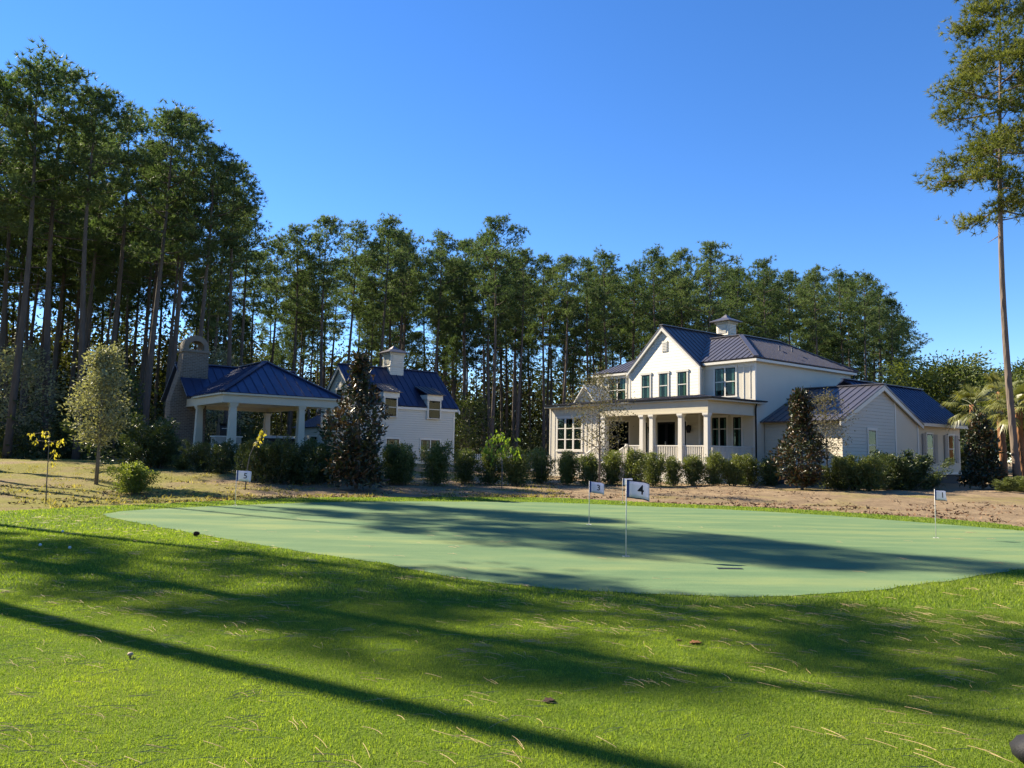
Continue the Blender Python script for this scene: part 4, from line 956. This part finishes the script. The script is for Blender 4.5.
C=np.array([(.18*rng.normal(),.18*rng.normal(),.45+1.9*rng.random()) for _ in range(260)]); link('foliage',leaves_mesh('foliage',C,unit(260,.3),rng.uniform(.25,.42,260),rng.uniform(.09,.15,260),rng.random(260)),M['darkshrub'],pot)
m=MB(); m.tube([(0,0,.3),(.05,0,1.3),(0,.05,2.2)],[.03,.02,.01],6); m.build('stem',M['greybark'],pot)

# white fence between the houses
A=at(462,470,52); B=at(556,470,50); fx=empty('picket_fence',(A.x,A.y,H(A.x,A.y))); tag(fx,'low white picket fence behind the shrub row between carriage house and farmhouse','fence')
d=Vector((B.x-A.x,B.y-A.y,0)); L_=d.length; fx.rotation_euler=(0,0,math.atan2(d.y,d.x)); pk,rl=MB(),MB()
for xx in np.arange(.1,L_,.14): pk.box(xx-.04,xx+.04,-.012,.012,.08,1.12)
for zz in (.3,.9): rl.box(0,L_,.013,.05,zz,zz+.09)
pk.build('picket',M['trim'],fx); rl.build('rail',M['trim'],fx)
for xx in np.arange(0,L_+.01,L_/4): p_=MB(); p_.box(xx-.06,xx+.06,.051,.17,-.1,1.25); p_.build('post',M['trim'],fx)

# ---------------------------------------------------------------- golf things
def flagmat(base):
    m_,t,o=newmat('flag_cloth'); co=coords(t); p=t.nodes.new('ShaderNodeBsdfPrincipled'); f=noi(t,co,12)
    t.links.new(mixc(t,f,tuple(q*.93 for q in base),base),p.inputs['Base Color']); p.inputs['Roughness'].default_value=.8
    tr=t.nodes.new('ShaderNodeBsdfTranslucent'); tr.inputs[0].default_value=(*base,1); mx=t.nodes.new('ShaderNodeMixShader'); mx.inputs[0].default_value=.4
    t.links.new(p.outputs[0],mx.inputs[1]); t.links.new(tr.outputs[0],mx.inputs[2]); t.links.new(mx.outputs[0],o.inputs[0]); return m_
M['flag']=flagmat((.74,.74,.82)); M['hem']=flagmat((.10,.14,.36)); M['ink']=simple('ink',(.012,.012,.02),.7)
def numeral(txt,size):
    cu=bpy.data.curves.new('num','FONT'); cu.body=txt; cu.size=size; cu.align_x='CENTER'; cu.align_y='CENTER'; cu.offset=.012*size; cu.extrude=.0
    ob=bpy.data.objects.new('num',cu); COL.objects.link(ob); dg=bpy.context.evaluated_depsgraph_get()
    me=bpy.data.meshes.new_from_object(ob.evaluated_get(dg)); bpy.data.objects.remove(ob); return me
def golf_flag(px,py,Y,top_py,fw,fh,txt,label,droop=.0,yaw=0.,black=True):
    p=at(px,py,Y) if Y else None; x,y=(p.x,Y) if Y else flat(px,py); z=base_h(x,y)+.006; h=at(px,top_py,y).z-z
    r=empty('golf_flag',(x,y,z),yaw); tag(r,label,'golf flag','numbered flags on the putting green')
    m=MB(); m.tube([(0,0,-.08),(0,0,h*.5),(0,0,h)],[.0085,.0075,.006],8); m.build('pole',M['pole'],r,True)
    m=MB(); m.lathe([(.054,.0),(.054,.005),(.048,.005),(.048,-.002)],n=20); m.build('cup_rim',M['pole'],r,True)
    nxx,nzz=12,6
    def sp(u,v): # cloth surface: u along, v up
        return Vector((.008+u*fw, (.034*math.sin(u*5.5+1+2*v)*u+.012*math.sin(u*11+3*v)*u)*fw/.3, h-.01-fh+v*fh-droop*u*u-.01*math.sin(u*6)*u))
    def patch(u0,u1,v0,v1,off=0.,n1=12,n2=4):
        Vv=[];ff=[]
        for i in range(n1+1):
            for j in range(n2+1): q=sp(u0+(u1-u0)*i/n1,v0+(v1-v0)*j/n2); Vv.append((q.x,q.y+off,q.z))
        for i in range(n1):
            for j in range(n2): a=i*(n2+1)+j; ff.append((a,a+n2+1,a+n2+2,a+1))
        return Vv,ff
    c=MB(); c.add(*patch(0,1,0,1)); fl=link('flag',c.mesh('flag',True),M['flag'],r)
    so=fl.modifiers.new('thick','SOLIDIFY'); so.thickness=.002; so.offset=0
    b=MB(); b.add(*patch(.0,.10,0,1,-.003,2,4)); b.add(*patch(.0,.10,0,1,.003,2,4)); link('hem',b.mesh('hem',True,False),M['hem'],fl)
    if black:
        b=MB()
        for o_ in (-.0035,.0035): b.add(*patch(0,1,0,.055,o_,12,1)); b.add(*patch(0,1,.945,1,o_,12,1))
        link('border',b.mesh('border',True,False),M['ink'],fl)
    me=numeral(txt,fh*.72)
    cu,cv=.62,.5
    for v in me.vertices:
        u=cu+v.co.x/fw; q=sp(min(1,max(0,u)),min(1,max(0,cv+v.co.y/fh))); v.co=(q.x,q.y-.0045,q.z)
    me.materials.clear(); me.materials.append(M['ink']); link('numeral',me,None,fl)
golf_flag(626,556,None,479,.335,.27,'4','white flag number 4 with black borders, the nearest and largest on the green',.055,R(-8))
golf_flag(589,526,None,481,.30,.23,'3','white flag number 3 left of the nearest flag',.05,R(-10),False)
golf_flag(622.5,503,None,478,.30,.22,'2','small far flag number 2 peeking up behind flag number 4',.0,R(-10),False)
golf_flag(235,506,None,470,.36,.27,'5','white flag number 5 at the far left end of the green',.03,R(5),False)
golf_flag(936,537,None,489,.23,.21,'1','white flag at the right end of the green with faint numeral',.025,R(0),True)
def ball(px,py,label,name='golf_ball',mat='ball',rad=.0214,sink=.004):
    x,y=flat(px,py); m=MB(); n=14
    m.lathe([(max(.0004,rad*math.sin(math.pi*i/10)),-rad*math.cos(math.pi*i/10)) for i in range(11)],n=18)
    o=m.build(name,M[mat],None,True,(x,y,base_h(x,y)+rad+.016-sink)); tag(o,label,'golf ball','golf balls on the lawn'); return o
ball(40,548,'white golf ball in the shade, leftmost of the three balls'); ball(69.5,551,'white golf ball in the shade, rightmost of the three balls'); ball(62.5,533,'white golf ball farthest away of the three balls, at the shadow edge')
x,y=flat(130,658); m=MB(); m.lathe([(.008,0),(.008,.018),(.021,.018),(.020,.028),(.013,.036),(.001,.039)],n=16)
M['tan']=simple('tan_cap',(.50,.36,.24),.7)
tag(m.build('mushroom',M['tan'],None,True,(x,y,base_h(x,y)+.004)),'tiny pale mushroom cap in the grass at lower left','mushroom')
# dead leaves and a cone
def fallen_leaf(px,py,s,label,mat='rustleaf',rz=0.):
    x,y=flat(px,py); V=[];ff=[]; n=8
    for i in range(n+1):
        t=i/n; wv=s*.38*math.sin(math.pi*t)**.8*(1+.25*math.sin(t*19))
        zc=.002+.35*s*(t-.5)**2
        V+=[(s*(t-.5),-wv,zc+wv*.5),(s*(t-.5),0,zc),(s*(t-.5),wv,zc+wv*.45)]
    for i in range(n):
        for j in range(2): a=i*3+j; ff.append((a,a+3,a+4,a+1))
    m=MB(); m.add(V,ff); o=link('fallen_leaf',m.mesh('fallen_leaf',True,False),M[mat],None,(x,y,base_h(x,y))); o.rotation_euler=(0,0,rz)
    so=o.modifiers.new('thick','SOLIDIFY'); so.thickness=.002
    tag(o,label,'leaf','dead leaves on the lawn')
M['darkleaf']=simple('dark_leaf',(.05,.022,.014),.7)
fallen_leaf(549,704,.085,'dark curled dead leaf in the sunny grass at the bottom centre','darkleaf',.4)
fallen_leaf(696,644,.11,'bright rusty dead leaf on the grass near the green edge','rustleaf',.2)
fallen_leaf(679,641,.06,'little blackish leaf beside the bright rusty leaf','darkleaf',.1)
fallen_leaf(348,500,.4,'large dead magnolia leaf fallen on the lawn edge','darkleaf',.2) if False else None
x,y=flat(193,536); m=MB(); m.lathe([(.006,0),(.035,.02),(.048,.05),(.042,.09),(.025,.125),(.006,.15)],n=12)
pc=m.build('pine_cone',M['darkleaf'],None,False,(x,y,base_h(x,y)+.04)); pc.scale=(.7,.7,.7); pc.rotation_euler=(0,R(82),.3); tag(pc,'dark pine cone lying in the shaded grass left of the green','pine cone')
sc=MB()
for i in range(60):
    t=(i+.5)/60; z=.01+.135*t; rr=float(np.interp(z,[0,.02,.05,.09,.125,.15],[.006,.035,.048,.042,.025,.006])); a=i*2.4
    sc.frustum(rr*math.cos(a),rr*math.sin(a),z-.006,z+.012,.010,.010,.004,.004,.012*math.cos(a),.012*math.sin(a))
sc.build('scale',M['darkleaf'],pc)['kind']='part'
# dark slab on the green
x,y=flat(730,568); m=MB(); m.box(-.17,.17,-.05,.05,0,.006)
o=m.build('putting_mat',M['dark'],None,False,(x,y,base_h(x,y)+.0065)); tag(o,'small black flat mat lying on the shaded putting green','mat')
# dark stone in the near right corner
x,y=flat(1042,767); me=MB(); me.lathe([(max(.002,.13*math.sin(math.pi*i/8)),.075-.085*math.cos(math.pi*i/8)) for i in range(9)],n=16); mm=me.mesh('garden_stone',True)
for v in mm.vertices: v.co*=1+.18*noise.noise(v.co*9)
M['darkstone']=simple('dark_stone',(.008,.008,.012),.7,nscale=9,var=.4)
tag(link('garden_stone',mm,M['darkstone'],None,(x,y,base_h(x,y)-.01)),'dark stone lying on the grass in the bottom right corner','stone')
